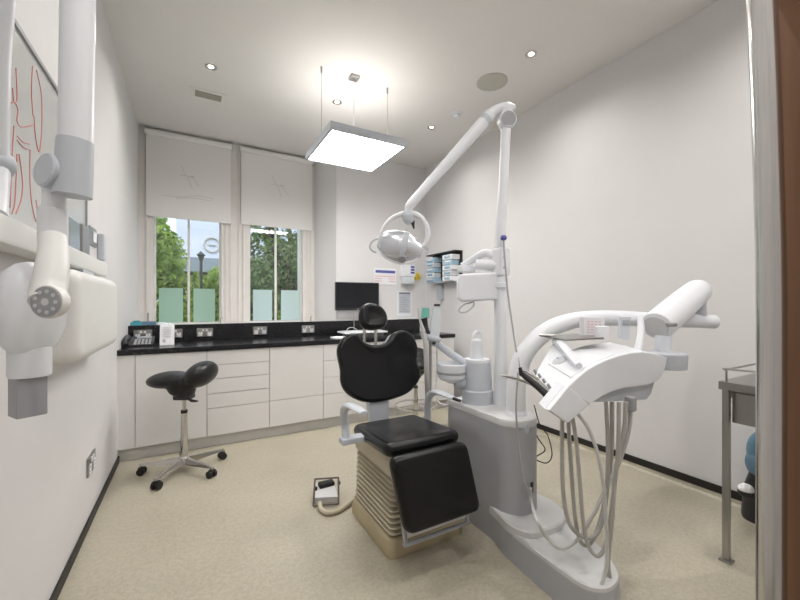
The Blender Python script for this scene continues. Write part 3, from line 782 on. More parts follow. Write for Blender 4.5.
# things on and around the instrument head
hpz = thing('handpiece', 'black angled dental handpiece with a silver tip resting in the instrument holder', 'handpiece', tuple(at(548, 396, s=.0040)))
MB().tube([at(551, 399.5, s=.0039), at(540, 388.5, s=.0040), at(526, 377, s=.0041), at(521, 373.5, s=.0041)], [.014, .014, .012, .010], 12).build('body', 'rubber', hpz)
MB().tube([at(521.5, 375, s=.0041), at(520, 367.5, s=.0041)], [.010, .007], 10).build('neck', 'rubber', hpz)
MB().cyl(at(520, 368, s=.0041), at(518.5, 357, s=.0041), .0022, .001, 8).build('needle_tip', 'chrome', hpz)
hp2 = thing('scaler', 'thin silver scaler handpiece pointing left from the instrument holder', 'dental tool', tuple(at(535, 379, s=.0044)))
MB().tube([at(499, 375, s=.0044), at(510, 377, s=.0044), at(522, 380, s=.0044), at(532, 384, s=.0043)], [.002, .006, .008, .008], 10).build('body', 'steel', hp2)
tag(MB().tube([at(522, 370, s=.0045), at(531, 374, s=.0044), at(538, 379, s=.0043)], [.005, .006, .006], 8).build('syringe', 'chrome'), 'small chrome syringe lying in the instrument holder beside the studs', 'syringe')
tt = thing('instrument_tray', 'thin steel instrument tray lying across the top of the instrument head', 'tray', tuple(at(575, 340, s=.0049)))
MB().tube([at(539, 335, s=.0050), at(560, 336, s=.0050), at(585, 339.5, s=.0048)], .005, 6).build('front_rail', 'steel', tt)
MB().rings([[at(540, 336.5, s=.0051), at(598, 334, s=.0052), at(604, 339, s=.0046), at(566, 341, s=.0047)], [p+V(0, 0, .006) for p in (at(540, 336.5, s=.0051), at(598, 334, s=.0052), at(604, 339, s=.0046), at(566, 341, s=.0047))]]).build('tray_plate', 'steel', tt)
bxx = thing('tissue_box', 'small white card box with faint pink print on the instrument head', 'box', tuple(at(590, 334, s=.0049)))
bc = at(592, 326, s=.0050)
Rz = Matrix.Translation(bc) @ Matrix.Rotation(-YAW+.1, 4, 'Z')
MB().box(-.055, .055, -.02, .02, -.045, .045, .002, mtx=Rz).build('carton', 'paper', bxx)
mb = MB()
for k in range(5):
    for j in range(4): mb.box(-.038+j*.02, -.026+j*.02, -.0212, -.0205, .02-k*.013, .024-k*.013, mtx=Rz)
mb.build('print', 'pink', bxx)
b2 = at(602, 333, s=.0047); tag(MB().box(-.026, .026, -.018, .018, -.032, .032, .003, mtx=Matrix.Translation(b2) @ Matrix.Rotation(-YAW, 4, 'Z')).build('paper_block', 'paper'), 'small plain white block standing right of the printed card box', 'block')
ds = thing('display_handle', 'upright white handle with a small grey display at the back of the instrument head', 'display', tuple(at(630, 344, s=.0050)))
MB().tube([at(637, 352, s=.0049), at(641, 332, s=.0051), at(640, 317, s=.0052)], [.018, .017, .014], 8).build('handle', 'wplastic', ds)
dq = [at(621, 317, s=.0051), at(631, 317, s=.0051), at(629, 341, s=.0050), at(619.5, 338, s=.0050)]
MB().rings([dq, [p+fwd*.02 for p in dq]]).build('display_frame', 'gplastic', ds)
dq2 = [at(623, 320, s=.00508), at(629.5, 320, s=.00508), at(629, 324, s=.00506), at(622.5, 324, s=.00506)]
MB().rings([dq2, [p-fwd*.004 for p in dq2]]).build('screen', 'mgrey', ds)
# hoses below the instrument head
def hose(pts, r, label, m='hose', s0=.0042):
    P = []
    for q_ in pts:
        x, y = q_[:2]; s1 = q_[2] if len(q_) > 2 else s0
        P.append(at(x, y, s=s1))
    return tag(MB().tube(P, r*.68, 10).build('instrument_hose', m), label, 'hose', 'hoses below the instrument head')
hose([(562, 416), (562, 450), (563, 490), (568, 520), (578, 534), (590, 538), (600, 528), (606, 500), (608, 450), (606, 402)], .0125, 'leftmost grey hose hanging from the control block, looping up again near the swing arm')
hose([(568, 414, .0041), (570, 450), (573, 495), (577, 530), (584, 545), (594, 538), (604, 505), (611, 460), (612, 402)], .0125, 'grey hose hanging second from left, looping just above the pale foot', s0=.0043)
hose([(571, 410, .0040), (576, 440), (580, 485), (583, 520), (588, 545), (598, 556), (607, 540), (614, 490), (618, 450), (619, 402)], .0115, 'grey hose with the lowest loop of those between block and head', s0=.0041)
hose([(574, 409, .0040), (588, 428), (598, 455), (604, 490), (606, 520), (607, 560), (603, 580), (594, 596), (590, 606)], .0105, 'pale hose curving right from the control block and dropping out of the frame', 'hose_l', s0=.0040)
hose([(626, 402), (624, 430), (616, 470), (612, 520), (608, 562), (612, 585), (620, 606)], .0125, 'grey hose falling straight from the head to the floor beside the foot', s0=.0041)
hose([(630.5, 403), (629, 430), (618, 465), (603, 495), (590, 520), (577, 540), (560, 548), (545, 535), (536, 518), (531, 500, .0050), (530.5, 488, .0050)], .0115, 'light hose sweeping from the head across to the dark port on the cabinet', 'hose_l', s0=.0042)
a = at(630.5, 404, s=.0042); tag(MB().lathe([(.014, 0), (.022, .006), (.022, .055), (.018, .06)], a+V(0, 0, -.03), n=16).build('hose_coupling', 'mgrey'), 'grey hose coupling under the right end of the instrument head', 'coupling')
MB().box(-.012, .012, -.012, .008, -.03, .03, .006, mtx=Matrix.Translation(at(530.5, 487, s=.0052))).build('hose_port', 'bplastic', un)
MB().lathe([(.022, 0), (.024, .004), (.015, .006)], at(526.5, 429, s=.00505), axis=(.3, -.95, .05)).build('badge', 'gplastic', un)
tag(MB().tube([at(518, 372, s=.0043), at(516, 410, s=.0045), at(519, 450, s=.0048), at(524, 480, s=.005), at(529, 490, s=.0051)], .004, 8).build('thin_hose', 'hose_l'), 'thin light tube dropping from the black handpiece along the unit cabinet', 'tube')
tag(MB().tube([at(534, 405, s=.006), at(540, 425, s=.006), at(548, 436, s=.006), at(552, 455, s=.0058), at(546, 463, s=.006), at(535, 458, s=.006), at(545, 450, s=.006), at(538, 438, s=.006), at(531, 425, s=.0061)], .0035, 6).build('loose_cable', 'rubber'), 'thin dark cable looping behind the unit cabinet against the right wall', 'cable')
# pole cable with hook knob
kb_ = thing('mast_cable', 'dark cable hanging from a blue-black knob on the white mast', 'cable', tuple(mp(504, 240, .0058)))
MB().lathe([(.014, -.012), (.02, 0), (.014, .014)], mp(503.5, 238, .0058), n=12).build('knob', 'blue', kb_)
MB().tube([mp(503.5, 240, .0058), mp(505, 262, .0057), mp(508, 295, .0056), mp(513, 330, .0054), mp(516.5, 352, .0052)], .005, 8).build('cord', 'mgrey', kb_)

# assistant's suction arm and holder
s_ = .0063
sa = MB().tube([at(470, 367, s=.0062), at(463, 362, s=.0063), at(447, 351, s=.0064), at(434, 341, s=.0064)], [.030, .026, .024, .022], 14).build('assistant_arm', 'gplastic', un)
MB().ell(at(434, 342, s=.0063), .028, .028, .028).build('joint', 'gplastic', sa)
MB().ell(at(434, 343, s=.0059), .011, .011, .011).build('joint_knob', 'bplastic', sa)
hq = [at(434, 306, s=.0064), at(441, 306, s=.0064), at(441.5, 322, s=.0064), at(439, 338, s=.0063), at(430, 338, s=.0063), at(431, 322, s=.0064)]
MB().rings([hq, [p+fwd*.03 for p in hq]]).build('holder_body', 'clear', sa)
MB().box(-.02, .02, -.008, .008, -.006, .006, .003, mtx=Matrix.Translation(at(437, 305, s=.0064)) @ Matrix.Rotation(-YAW, 4, 'Z')).build('holder_clip', 'bplastic', sa)
MB().tube([at(423, 336, s=.0063), at(430, 338, s=.0062), at(439, 340, s=.0063)], .02, 10).build('holder_bar', 'gplastic', sa)
gt = thing('suction_tip', 'mint green suction tip with a black grip in the assistant holder', 'suction tip', tuple(at(425, 325, s=.0063)))
MB().tube([at(425.5, 308, s=.0063), at(425, 318, s=.0063)], [.024, .026], 12).build('tip_head', 'mint', gt)
MB().tube([at(424, 318, s=.0062), at(426, 326, s=.0062), at(428.5, 333, s=.0061)], [.022, .014, .011], 12).build('grip', 'bplastic', gt)
tg = tag(MB().tube([at(418, 308, s=.0061), at(420, 320, s=.0061), at(424, 335, s=.0061), at(426, 350, s=.0061), at(427, 380, s=.0062), at(428, 402, s=.0066)], [.003, .006, .012, .016, .016, .016], 10).build('suction_hose', 'hose_l'), 'light suction hose hanging from the assistant holder down behind the right armrest', 'hose')
tag(MB().tube([at(430, 338, s=.0064), at(430.5, 365, s=.0066), at(430, 395, s=.0068)], .010, 8).build('suction_hose', 'hose'), 'thinner suction hose right of the light one under the assistant holder', 'hose')
tag(MB().tube([at(437, 346, s=.0066), at(437, 370, s=.0067), at(436.5, 398, s=.0067), at(445, 405, s=.0066), at(456, 402, s=.0065)], .005, 8).build('drain_tube', 'wplastic'), 'thin white tube hanging between the suction arm and the spittoon bowl', 'tube')

# ================================================================== LEFT WALL X-RAY UNIT
xr = thing('xray_unit', 'white wall-mounted dental x-ray unit with articulated arm and round control face', 'x-ray machine', (XL, 1.9, 1.45))
MB().box(XL, -.425, 1.15, 2.74, 1.425, 1.505, .012).build('wall_rail', 'wwarm', xr)
bp_ = densify(quad_round([V(-.51, 1.86, 1.03), V(-.51, 1.86, 1.405), V(-.51, 2.74, 1.405), V(-.51, 2.74, 1.03)], .07))
MB().pad(bp_, (1, 0, 0), .135, .045).build('generator_box', 'wwarm', xr)
MB().box(XL, -.43, 2.2, 2.42, 1.40, 1.43, .004).build('box_bracket', 'gplastic', xr)
tb = MB()
s = .0025
T1, T2 = at(79, -60, s=s), at(76, 150, s=s)
MB().tube([T1, T2], .035, 24, smooth=False).build('arm_tube', 'wplastic', xr)
J0, J1 = at(75.5, 141, s=s), at(72.5, 196, s=s)
MB().tube([J0, J1], [.037, .040], 24, smooth=False).build('arm_sleeve', 'gplastic', xr)
jd = at(52, 172, s=.00245)
MB().lathe([(.034, -.03), (.042, -.025), (.042, .014), (.038, .018)], jd, axis=(-.72, -.62, .1)).build('elbow_disc', 'gplastic', xr)
MB().tube([at(54, 180, s=.0025), at(54, 212, s=.0025)], .024, 18, smooth=False).build('neck_pin', 'wplastic', xr)
MB().lathe([(.027, 0), (.029, .004), (.029, .085), (.027, .09)], at(53, 245, s=.0025)+V(0, 0, 0)).build('neck_sleeve', 'wplastic', xr)
MB().tube([at(53, 238, s=.00245), at(53.5, 252, s=.0024), at(52, 270, s=.0023), at(49, 288, s=.00225), at(48, 302, s=.0022)], [.027, .029, .031, .033, .033], 20).build('head_yoke', 'wwarm', xr)
ax = -fwd
cf = at(48, 302, s=.00215)
MB().lathe([(.032, -.020), (.0365, -.008), (.0355, .004)], cf, axis=ax).build('control_housing', 'wwarm', xr)
dial = MB().lathe([(.0325, .004), (.0325, .0065), (.0, .007)], cf, axis=ax, cap=False).build('control_face', 'mgrey', xr)
qx = ax.to_track_quat('Z', 'Y')
for k in range(9):
    a = 2*PI*k/9
    MB().lathe([(.0042, .0065), (.0042, .0078), (.0, .008)], cf+qx @ V(.0225*math.cos(a), .0225*math.sin(a), 0), axis=ax, n=10, cap=False).build('button', 'boxtop', dial)
MB().lathe([(.008, .0065), (.008, .0078), (.0, .008)], cf, axis=ax, n=14, cap=False).build('centre_button', 'boxtop', dial)
hc = at(31, 309, s=.0026)
mb = MB(); rr = []
for z_, rx_, ry_ in [(.122, .01, .01), (.115, .035, .04), (.09, .062, .075), (.05, .078, .095), (.0, .082, .10), (-.05, .078, .095), (-.09, .062, .075), (-.11, .045, .055), (-.122, .02, .02)]:
    rr.append([hc+V(0, 0, z_)+fx*rx_*.70*math.cos(a_)+fwd*ry_*.85*math.sin(a_) for a_ in [2*PI*j/28 for j in range(28)]])
mb.rings(rr).build('tube_head', 'wplastic', xr)
cc = at(30, 360, s=.0026)
MB().lathe([(.041, -.042), (.043, -.036), (.043, .03), (.036, .045)], cc).build('collimator', 'wplastic', xr)
c1 = at(28, 394, s=.0026)
MB().box(-.030, .030, -.030, .030, -.055, .055, .003, mtx=Matrix.Translation(c1) @ Matrix.Rotation(-YAW-.5, 4, 'Z')).build('cone', 'mgrey', xr)
MB().tube([at(-6, 168, s=.0028), at(-4, 60, s=.0027), at(3, -60, s=.0026)], .030, 18, smooth=False).build('rear_arm_tube', 'wplastic', xr)
MB().lathe([(.038, -.03), (.042, -.02), (.042, .02), (.036, .026)], at(-7, 163, s=.0028), axis=(-.5, -.8, .05)).build('rear_elbow_disc', 'gplastic', xr)
e0, e1 = at(3, -60, s=.0026), at(79, -60, s=.0025)
MB().tube([e0-V(0, 0, .02), (e0+e1)/2+V(0, 0, .04), e1-V(0, 0, .01)], .035, 16).build('top_elbow', 'wplastic', xr)
MB().tube([at(-6, 168, s=.0028), V(-.46, 1.38, 1.50)], .034, 16, smooth=False).build('rail_pivot', 'wplastic', xr)

# framed line drawing on the left wall
art = thing('line_drawing', 'large glazed print with loose red figure sketches on the left wall', 'picture', (XL, 1.9, 1.53))
MB().box(XL, XL+.012, 1.15, 2.585, 1.512, 2.165).build('print_board', 'artboard', art)
mb = MB(); mb.box(XL, XL+.02, 1.15, 2.6, 2.165, 2.182, .002).box(XL, XL+.02, 2.585, 2.60, 1.512, 2.17, .002)
mb.build('picture_frame', 'mgrey', art)
LN = [[(6, 57), (8, 60), (10, 66), (11.5, 78)], [(5, 86), (7, 95), (10, 92), (9, 78)], [(16, 68), (17, 98), (14, 102), (12.5, 88)],
      [(8, 106), (14, 102), (18, 110), (17, 121), (22, 127), (34, 125)], [(8, 106), (7.5, 119), (10, 128)], [(32.5, 66), (31.5, 92), (33, 116)],
      [(36.5, 70), (41, 92), (42, 116), (41, 140), (39, 152), (35.5, 137), (34, 116)], [(17, 136), (23, 142), (30, 144)], [(17, 140), (23, 147), (30, 150)],
      [(14, 126), (12, 158), (10, 208)], [(17, 154), (16, 182), (14.5, 205), (12, 214)], [(19, 154), (22.5, 182), (21, 200), (16, 214)], [(30, 150), (30, 182), (32, 205), (36, 222)], [(36, 200), (38, 215)]]
mb = MB()
for l in LN: mb.tube([at(x, y, X=XL+.013) for x, y in l], .0014, 5)
mb.build('red_lines', 'red', art)
wm = thing('wall_mirror', 'small bright steel-edged mirror above the x-ray rail on the left wall', 'mirror', (XL+.02, 2.5, 1.51))
MB().box(XL+.02, XL+.03, 2.20, 2.40, 1.512, 1.66).build('mirror_plate', 'chrome', wm)
MB().box(XL+.02, XL+.036, 2.41, 2.56, 1.512, 1.67, .004).build('steel_case', 'steel', wm)
def wallplate(x0, x1, y0, y1):
    a, b = at(x0, y0, X=XL), at(x1, y1, X=XL)
    return a, b
t = thing('light_switch', 'small pale light switch on the left wall right of the print', 'switch', tuple(at(92, 236, X=XL)))
a = at(92, 237, X=XL)
MB().box(XL, XL+.008, a.y-.09, a.y+.09, a.z-.055, a.z+.055, .003).build('switch_plate', 'steel', t)
MB().box(XL+.008, XL+.014, a.y-.03, a.y+.05, a.z-.03, a.z+.03, .002).build('rocker', 'paper', t)
a = at(102, 247, X=XL+.02)
tag(MB().box(XL, XL+.035, a.y-.03, a.y+.03, a.z-.085, a.z+.08, .008).build('control_holster', 'gplastic'), 'slim grey handset holster on the left wall at the end of the x-ray rail', 'holster')

# ================================================================== BACK WALL AND COUNTER THINGS
tv = thing('monitor', 'flat black computer screen on the back wall above the worktop', 'monitor', (1.9, 4.5, 1.2))
a, b = at(335.5, 281.5, Y=4.46), at(379, 284, Y=4.40)
zt, zb = 1.266+.277, 1.188
a.z = b.z = 0
dd = (b-a).normalized(); nn = V(dd.y, -dd.x, 0)
def tvq(x0, x1, z0, z1, off, th):
    L = (b-a).length
    q = [a+dd*x0*L+V(0, 0, z0)+nn*off, a+dd*x1*L+V(0, 0, z0)+nn*off, a+dd*x1*L+V(0, 0, z1)+nn*off, a+dd*x0*L+V(0, 0, z1)+nn*off]
    return [q, [p-nn*th for p in q]]
MB().rings(tvq(0, 1, zb, zt, 0, .04)).build('casing', 'bplastic', tv)
MB().rings(tvq(.02, .98, zb+.03, zt-.012, .002, .004)).build('screen', 'screen', tv)
MB().rings(tvq(.485, .53, zb+.008, zb+.018, .002, .003)).build('maker_mark', 'gplastic', tv)
MB().box(1.84, 1.98, 4.44, 4.58, 1.30, 1.42, .01).build('wall_bracket', 'bplastic', tv)
def wq(x0, y0, x1, y1, Y=4.579):
    p, q = at(x0, y0, Y=Y), at(x1, y1, Y=Y); return p.x, q.x, min(p.z, q.z), max(p.z, q.z)
po = thing('wall_notice', 'white notice with a blue header bar and pink text on the back wall', 'poster', (2.2, 4.57, 1.45))
x0, x1, z0, z1 = wq(373.5, 267.5, 396, 285)
MB().box(x0, x1, 4.573, 4.579, z0, z1).build('sheet', 'paper', po)
w, h = x1-x0, z1-z0
MB().box(x0+w*.08, x0+w*.95, 4.5715, 4.573, z0+h*.70, z0+h*.86).build('header_bar', 'blue', po)
mb = MB()
for r_, (u0, u1) in ((.48, (.05, .95)), (.34, (.05, .35)), (.34, (.65, .95)), (.18, (.05, .35)), (.18, (.68, .95))): mb.box(x0+w*u0, x0+w*u1, 4.5715, 4.573, z0+h*r_, z0+h*(r_+.045))
mb.build('text_lines', 'pink', po)
so = thing('soap_dispenser', 'white wall soap dispenser with a clear lower tank and blue lettering', 'dispenser', (2.45, 4.55, 1.4))
x0, x1, z0, z1 = wq(400, 265, 412.5, 287); w, h = x1-x0, z1-z0
MB().box(x0, x1, 4.49, 4.58, z0+h*.45, z1, .012).build('casing', 'paper', so)
MB().box(x0+.01, x1-.01, 4.50, 4.57, z0+h*.12, z0+h*.46, .012).build('tank', 'clear', so)
MB().lathe([(.012, 0), (.02, .01), (.02, .03)], V((x0+x1)/2, 4.53, z0+h*.02)).build('nozzle', 'mgrey', so)
mb = MB()
for k in range(3): mb.box(x0+w*.6, x0+w*.9, 4.488, 4.49, z0+h*(.60+.13*k), z0+h*(.69+.13*k))
mb.build('lettering', 'blue', so)
a = at(417, 276.5, Y=4.57)
yd = thing('yellow_timer', 'round yellow dial fixed to the back wall beside the soap dispenser', 'dial', tuple(a))
MB().lathe([(.055, 0), (.058, .012), (.045, .022), (.0, .024)], V(a.x, 4.578, a.z), axis=(0, -1, 0), cap=False).build('disc', 'yellow', yd)
MB().box(a.x+.005, a.x+.028, 4.549, 4.556, a.z-.03, a.z-.008, .002).build('dark_mark', 'ink', yd)
MB().box(a.x-.01, a.x+.02, 4.549, 4.556, a.z+.012, a.z+.024, .002).build('dark_mark', 'ink', yd)
no = thing('framed_notice', 'pale framed list hanging on the back wall below the soap dispenser', 'notice', (2.45, 4.57, 1.2))
x0, x1, z0, z1 = wq(397, 291, 411.5, 316); w, h = x1-x0, z1-z0
MB().box(x0, x1, 4.572, 4.58, z0, z1, .002).build('frame', 'wplastic', no)
MB().box(x0+w*.1, x1-w*.1, 4.570, 4.572, z0+h*.12, z1-h*.06).build('sheet', 'gplastic', no)
MB().box(x0+w*.12, x1-w*.12, 4.568, 4.570, z1-h*.12, z1-h*.05).build('header', 'ink', no)
mb = MB()
for k in range(9): mb.box(x0+w*.18, x1-w*(.2+.12*(k % 3)), 4.5685, 4.5702, z0+h*(.18+.07*k), z0+h*(.20+.07*k))
mb.build('text_lines', 'mgrey', no)
tag(MB().box(x0-.02, x1+.06, 4.53, 4.58, z0-.035, z0-.02, .004).build('notice_ledge', 'wplastic'), 'slim white ledge on the back wall under the framed list', 'ledge')
x0, x1, z0, z1 = wq(338, 311, 357, 317)
tag(MB().box(x0, x1, 4.574, 4.579, z0, z1).build('small_note', 'paper'), 'small printed note on the wall under the black monitor', 'note')

# glove and mask boxes on the right wall
sh = thing('dispenser_rack', 'dark wall rack for boxed supplies high in the right-hand corner', 'rack', (XR, 4.0, 1.6))
ya, yb_ = 3.72, 4.36
MB().box(XR-.13, XR, ya, yb_, 1.93, 1.945, .002).build('top_shelf', 'bplastic', sh)
MB().box(XR-.02, XR, ya, yb_, 1.56, 1.93).build('back_board', 'bplastic', sh)
MB().box(XR-.13, XR, ya, yb_, 1.55, 1.562, .002).build('bottom_shelf', 'gplastic', sh)
k = 0
desc = ['pale blue', 'white', 'pale blue', 'white', 'clear', 'pale blue']
lab = ['lowest', 'second from the bottom', 'third from the bottom', 'fourth from the bottom', 'top']
cols = [('lblue', 'farthest from the mast'), ('paper', 'nearest the mast')]
for ci, (y0, y1) in enumerate(((4.15, 4.34), (3.75, 3.95))):
    for j in range(5):
        z0 = 1.563+j*.068
        mcol = ('lblue', 'paper', 'lblue', 'clear', 'lblue')[j] if ci == 0 else ('paper', 'clear', 'paper', 'lblue', 'paper')[j]
        cn = {'lblue': 'pale blue', 'paper': 'white', 'clear': 'pale grey'}[mcol]
        o = tag(MB().box(XR-.14-.01*((j*3+ci) % 3), XR-.021, y0+.01*(j % 2), y1, z0, z0+.062, .004).build('supply_box', mcol), '%s supply box, %s in the rack stack %s' % (cn, lab[j], cols[ci][1]), 'box', 'supply boxes in the wall rack')
        mb = MB()
        for q_ in range(3): mb.ell((XR-.15, y0+.05+.04*q_, z0+.035), .016, .02, .018, 10, 6)
        mb.build('glove_tuft', 'clear' if mcol == 'lblue' else 'lblue', o)
a = at(440, 292, X=XR-.03)
tag(MB().box(XR-.06, XR, a.y-.05, a.y+.05, 1.32, 1.54, .012).build('cup_dispenser', 'gplastic'), 'narrow grey cup dispenser hanging under the wall rack', 'dispenser')

# worktop clutter: left end
tm = thing('desk_telephone', 'black desk telephone with silver keypad at the left end of the worktop', 'telephone', tuple(at(141, 347, Z=.9)))
p = at(140, 346, Z=.9)
mb = MB().rings([[V(p.x-.13, p.y-.07, .9), V(p.x+.10, p.y-.07, .9), V(p.x+.10, p.y+.14, .9), V(p.x-.13, p.y+.14, .9)], [V(p.x-.13, p.y-.07, .915), V(p.x+.10, p.y-.07, .915), V(p.x+.10, p.y+.12, .975), V(p.x-.13, p.y+.12, .975)]])
mb.build('body', 'bplastic', tm)
mb = MB()
for r_ in range(4):
    for c_ in range(5): mb.box(p.x-.04+c_*.026, p.x-.022+c_*.026, p.y-.055+r_*.03, p.y-.037+r_*.03, .92+r_*.0095, .928+r_*.0095)
mb.build('keypad', 'boxtop', tm)
MB().box(p.x-.03, p.x+.08, p.y+.07, p.y+.11, .958, .975, .003).build('display', 'gplastic', tm)
MB().tube([V(p.x-.10, p.y-.08, .925), V(p.x-.10, p.y-.06, .955), V(p.x-.10, p.y+.08, .975), V(p.x-.10, p.y+.11, .965)], [.028, .02, .02, .028], 10).build('handset', 'bplastic', tm)
lf = thing('leaflet_holder', 'white leaflet holder standing on the left part of the worktop', 'leaflet holder', tuple(at(167, 346, Z=.9)))
p = at(167, 345.5, Z=.9)
MB().rings([[V(p.x-.055, p.y, .901), V(p.x+.055, p.y, .901), V(p.x+.055, p.y+.008, .901), V(p.x-.055, p.y+.008, .901)], [V(p.x-.055, p.y+.05, 1.08), V(p.x+.055, p.y+.05, 1.08), V(p.x+.055, p.y+.058, 1.08), V(p.x-.055, p.y+.058, 1.08)]]).build('leaflet', 'paper', lf)
MB().box(p.x-.055, p.x+.055, p.y, p.y+.07, .9, .908, .002).build('foot', 'clear', lf)
mb = MB().ell((p.x-.02, p.y+.008, .945), .012, .003, .016, 12, 8)
for k in range(6): mb.box(p.x-.035, p.x+.03, p.y+.012+k*.005, p.y+.016+k*.005, .975+k*.016, .978+k*.016)
mb.build('printed_mark', 'lineink', lf)
# items on the sill ledge (ledge top 1.064)
def sill(x, y=4.42): return at(x, 320, Y=y).x
tb_ = thing('teal_box', 'small teal tub on the window ledge in the left corner', 'tub', (sill(138), 4.42, 1.036))
x = sill(138); MB().box(x-.06, x+.05, 4.38, 4.46, 1.036, 1.09, .012).build('tub', 'teal', tb_)
MB().lathe([(.03, 0), (.035, .008), (.02, .014)], V(x-.01, 4.42, 1.09)).build('lid', 'teal', tb_)
x = sill(148); t = thing('desk_stand', 'dark holder with a thin metal rod on the window ledge', 'holder', (x, 4.42, 1.036))
MB().box(x-.055, x+.07, 4.38, 4.46, 1.036, 1.095, .01).build('base', 'bluegrey', t)
MB().cyl((x+.0, 4.42, 1.09), (x+.0, 4.42, 1.18), .008, n=10).build('rod', 'steel', t)
x = sill(163); tag(MB().ell((x-.01, 4.44, 1.06), .06, .04, .025).ell((x+.05, 4.45, 1.055), .05, .035, .02).build('crumpled_wrap', 'clear'), 'crumpled clear plastic wrap on the ledge behind the leaflet holder', 'wrap')
for xx, lb in ((221, 'tiny metal window catch on the ledge at the right side of the left window'), (312, 'tiny metal window catch on the ledge at the right window corner')):
    x = sill(xx, 4.9); tag(MB().tube([V(x, 4.95, 1.036), V(x, 4.95, 1.09), V(x+.02, 4.95, 1.10)], .006, 8).build('window_catch', 'steel'), lb, 'catch')
# keyboard and tray in the middle of the worktop
kbd = thing('keyboard', 'pale grey keyboard on a riser behind the dental headrest', 'keyboard', tuple(at(362, 333, Z=.95)))
c_ = at(362, 333.5, Y=3.82)
kx0, kx1 = at(341, 333, Y=3.86).x, at(383, 333, Y=3.86).x
MB().box(kx0, kx1, 3.74, 3.98, .945, .962, .004).build('key_deck', 'wplastic', kbd)
mb = MB()
for r_ in range(4):
    for c__ in range(14): mb.box(kx0+.02+c__*(kx1-kx0-.04)/14, kx0+.02+(c__+.8)*(kx1-kx0-.04)/14, 3.77+r_*.045, 3.805+r_*.045, .962, .968)
mb.build('keys', 'boxtop', kbd)
MB().box(kx0+.06, kx1-.02, 3.80, 3.98, .9, .945, .004).build('riser', 'mgrey', kbd)
x0 = at(334, 338, Y=3.74).x
tag(MB().box(x0, x0+.16, 3.70, 3.86, .900, .914, .003).build('paper_pad', 'paper'), 'thin white pad at the worktop edge left of the keyboard', 'pad')
tag(MB().tube([at(346, 333, Y=3.9), at(348, 328.5, Y=4.0), at(353, 327.5, Y=4.05), at(357, 330, Y=4.05), at(360, 334, Y=4.0)], .004, 6).build('keyboard_cable', 'wplastic'), 'white cable curling over the keyboard behind the chair', 'cable')
tag(MB().tube([at(354, 332, Y=4.2), at(354, 322, Y=4.22), at(353.5, 312, Y=4.42)], .004, 6).build('monitor_cable', 'mgrey'), 'thin grey cable dropping from the black monitor to the worktop', 'cable')

# ================================================================== RIGHT FOREGROUND
tr = thing('steel_trolley', 'grey steel trolley with one drawer beside the door pull', 'trolley', (2.5, .75, 0))
L0 = V(2.30, .80, 0)
fx2 = V(.906, -.423, 0)*0+V(1, 0, 0)
MB().box(2.275, 2.80, .45, .835, .845, .885, .004).build('top', 'steel', tr)
MB().box(2.33, 2.79, .48, .80, .68, .83, .004).build('drawer', 'steel', tr)
mb = MB().box(2.335, 2.79, .80, .812, .80, .835, .002)
mb.build('drawer_rail', 'mgrey', tr)
for x in (2.30, 2.77):
    for y in (.81, .475):
        lg = MB().box(x-.014, x+.014, y-.014, y+.014, .012, .845, .003).build('leg', 'steel', tr)
        MB().box(x-.025, x+.025, y-.025, y+.025, 0, .012, .003).build('foot', 'steel', lg)
mb = MB().tube([V(2.30, .81, .885), V(2.30, .81, .935), V(2.305, .80, .945), V(2.305, .47, .945), V(2.305, .46, .885)], .005, 8, k=3)
mb.build('guard_rail', 'steel', tr)
MB().tube([V(2.305, .805, .945), V(2.76, .805, .945), V(2.77, .805, .885)], .005, 8, smooth=False).build('guard_rail', 'steel', tr)
vc = thing('floor_cleaner', 'blue-grey cleaning machine with a white knob on the floor behind the trolley', 'cleaner', (2.82, .95, 0))
MB().ell((2.915, .86, .40), .062, .07, .12).ell((2.91, .86, .33), .07, .075, .09).build('tank', 'bluegrey', vc)
MB().lathe([(.075, 0), (.08, .02), (.07, .18), (.045, .27)], V(2.905, .87, 0)).build('base', 'bplastic', vc)
p = at(746, 489, s=.0057)
MB().ell(p, .036, .036, .030).build('white_knob', 'paper', vc)
MB().ell(p-V(0, 0, .018), .038, .038, .028).build('knob_collar', 'bplastic', vc)
MB().box(2.83, 2.845, .80, .84, .10, .15, .004).build('red_label', 'red', vc)
# open door leaf and pull handle
dr = bpy.data.objects.new('door_1', None); C.objects.link(dr); dr.location = (.82, 0, 0); dr['kind'] = 'structure'; dr['label'] = 'open brown wooden door leaf at the right edge with a tall steel pull'
MB().box(.845, .89, -.60, .248, .01, 2.4, .002).build('door_leaf', 'wood', dr)
bar = [at(771, 640, s=.00153), at(771, 500, s=.00153), at(771, 300, s=.00153), at(769, 200, s=.00153), at(765.5, 90, s=.00153), at(761.5, 0, s=.00153), at(759, -50, s=.00153)]
bar[0] = at(771, 640, s=.00153)
MB().tube(bar, .0175, 20).build('door_handle', 'pull_steel', dr)
for k in (0, -1): MB().cyl(bar[k]+V(0, 0, .02 if k == 0 else -.02), V(.85, bar[k].y, bar[k].z+(.02 if k == 0 else -.02)), .010, n=12).build('handle_bracket', 'steel', dr)

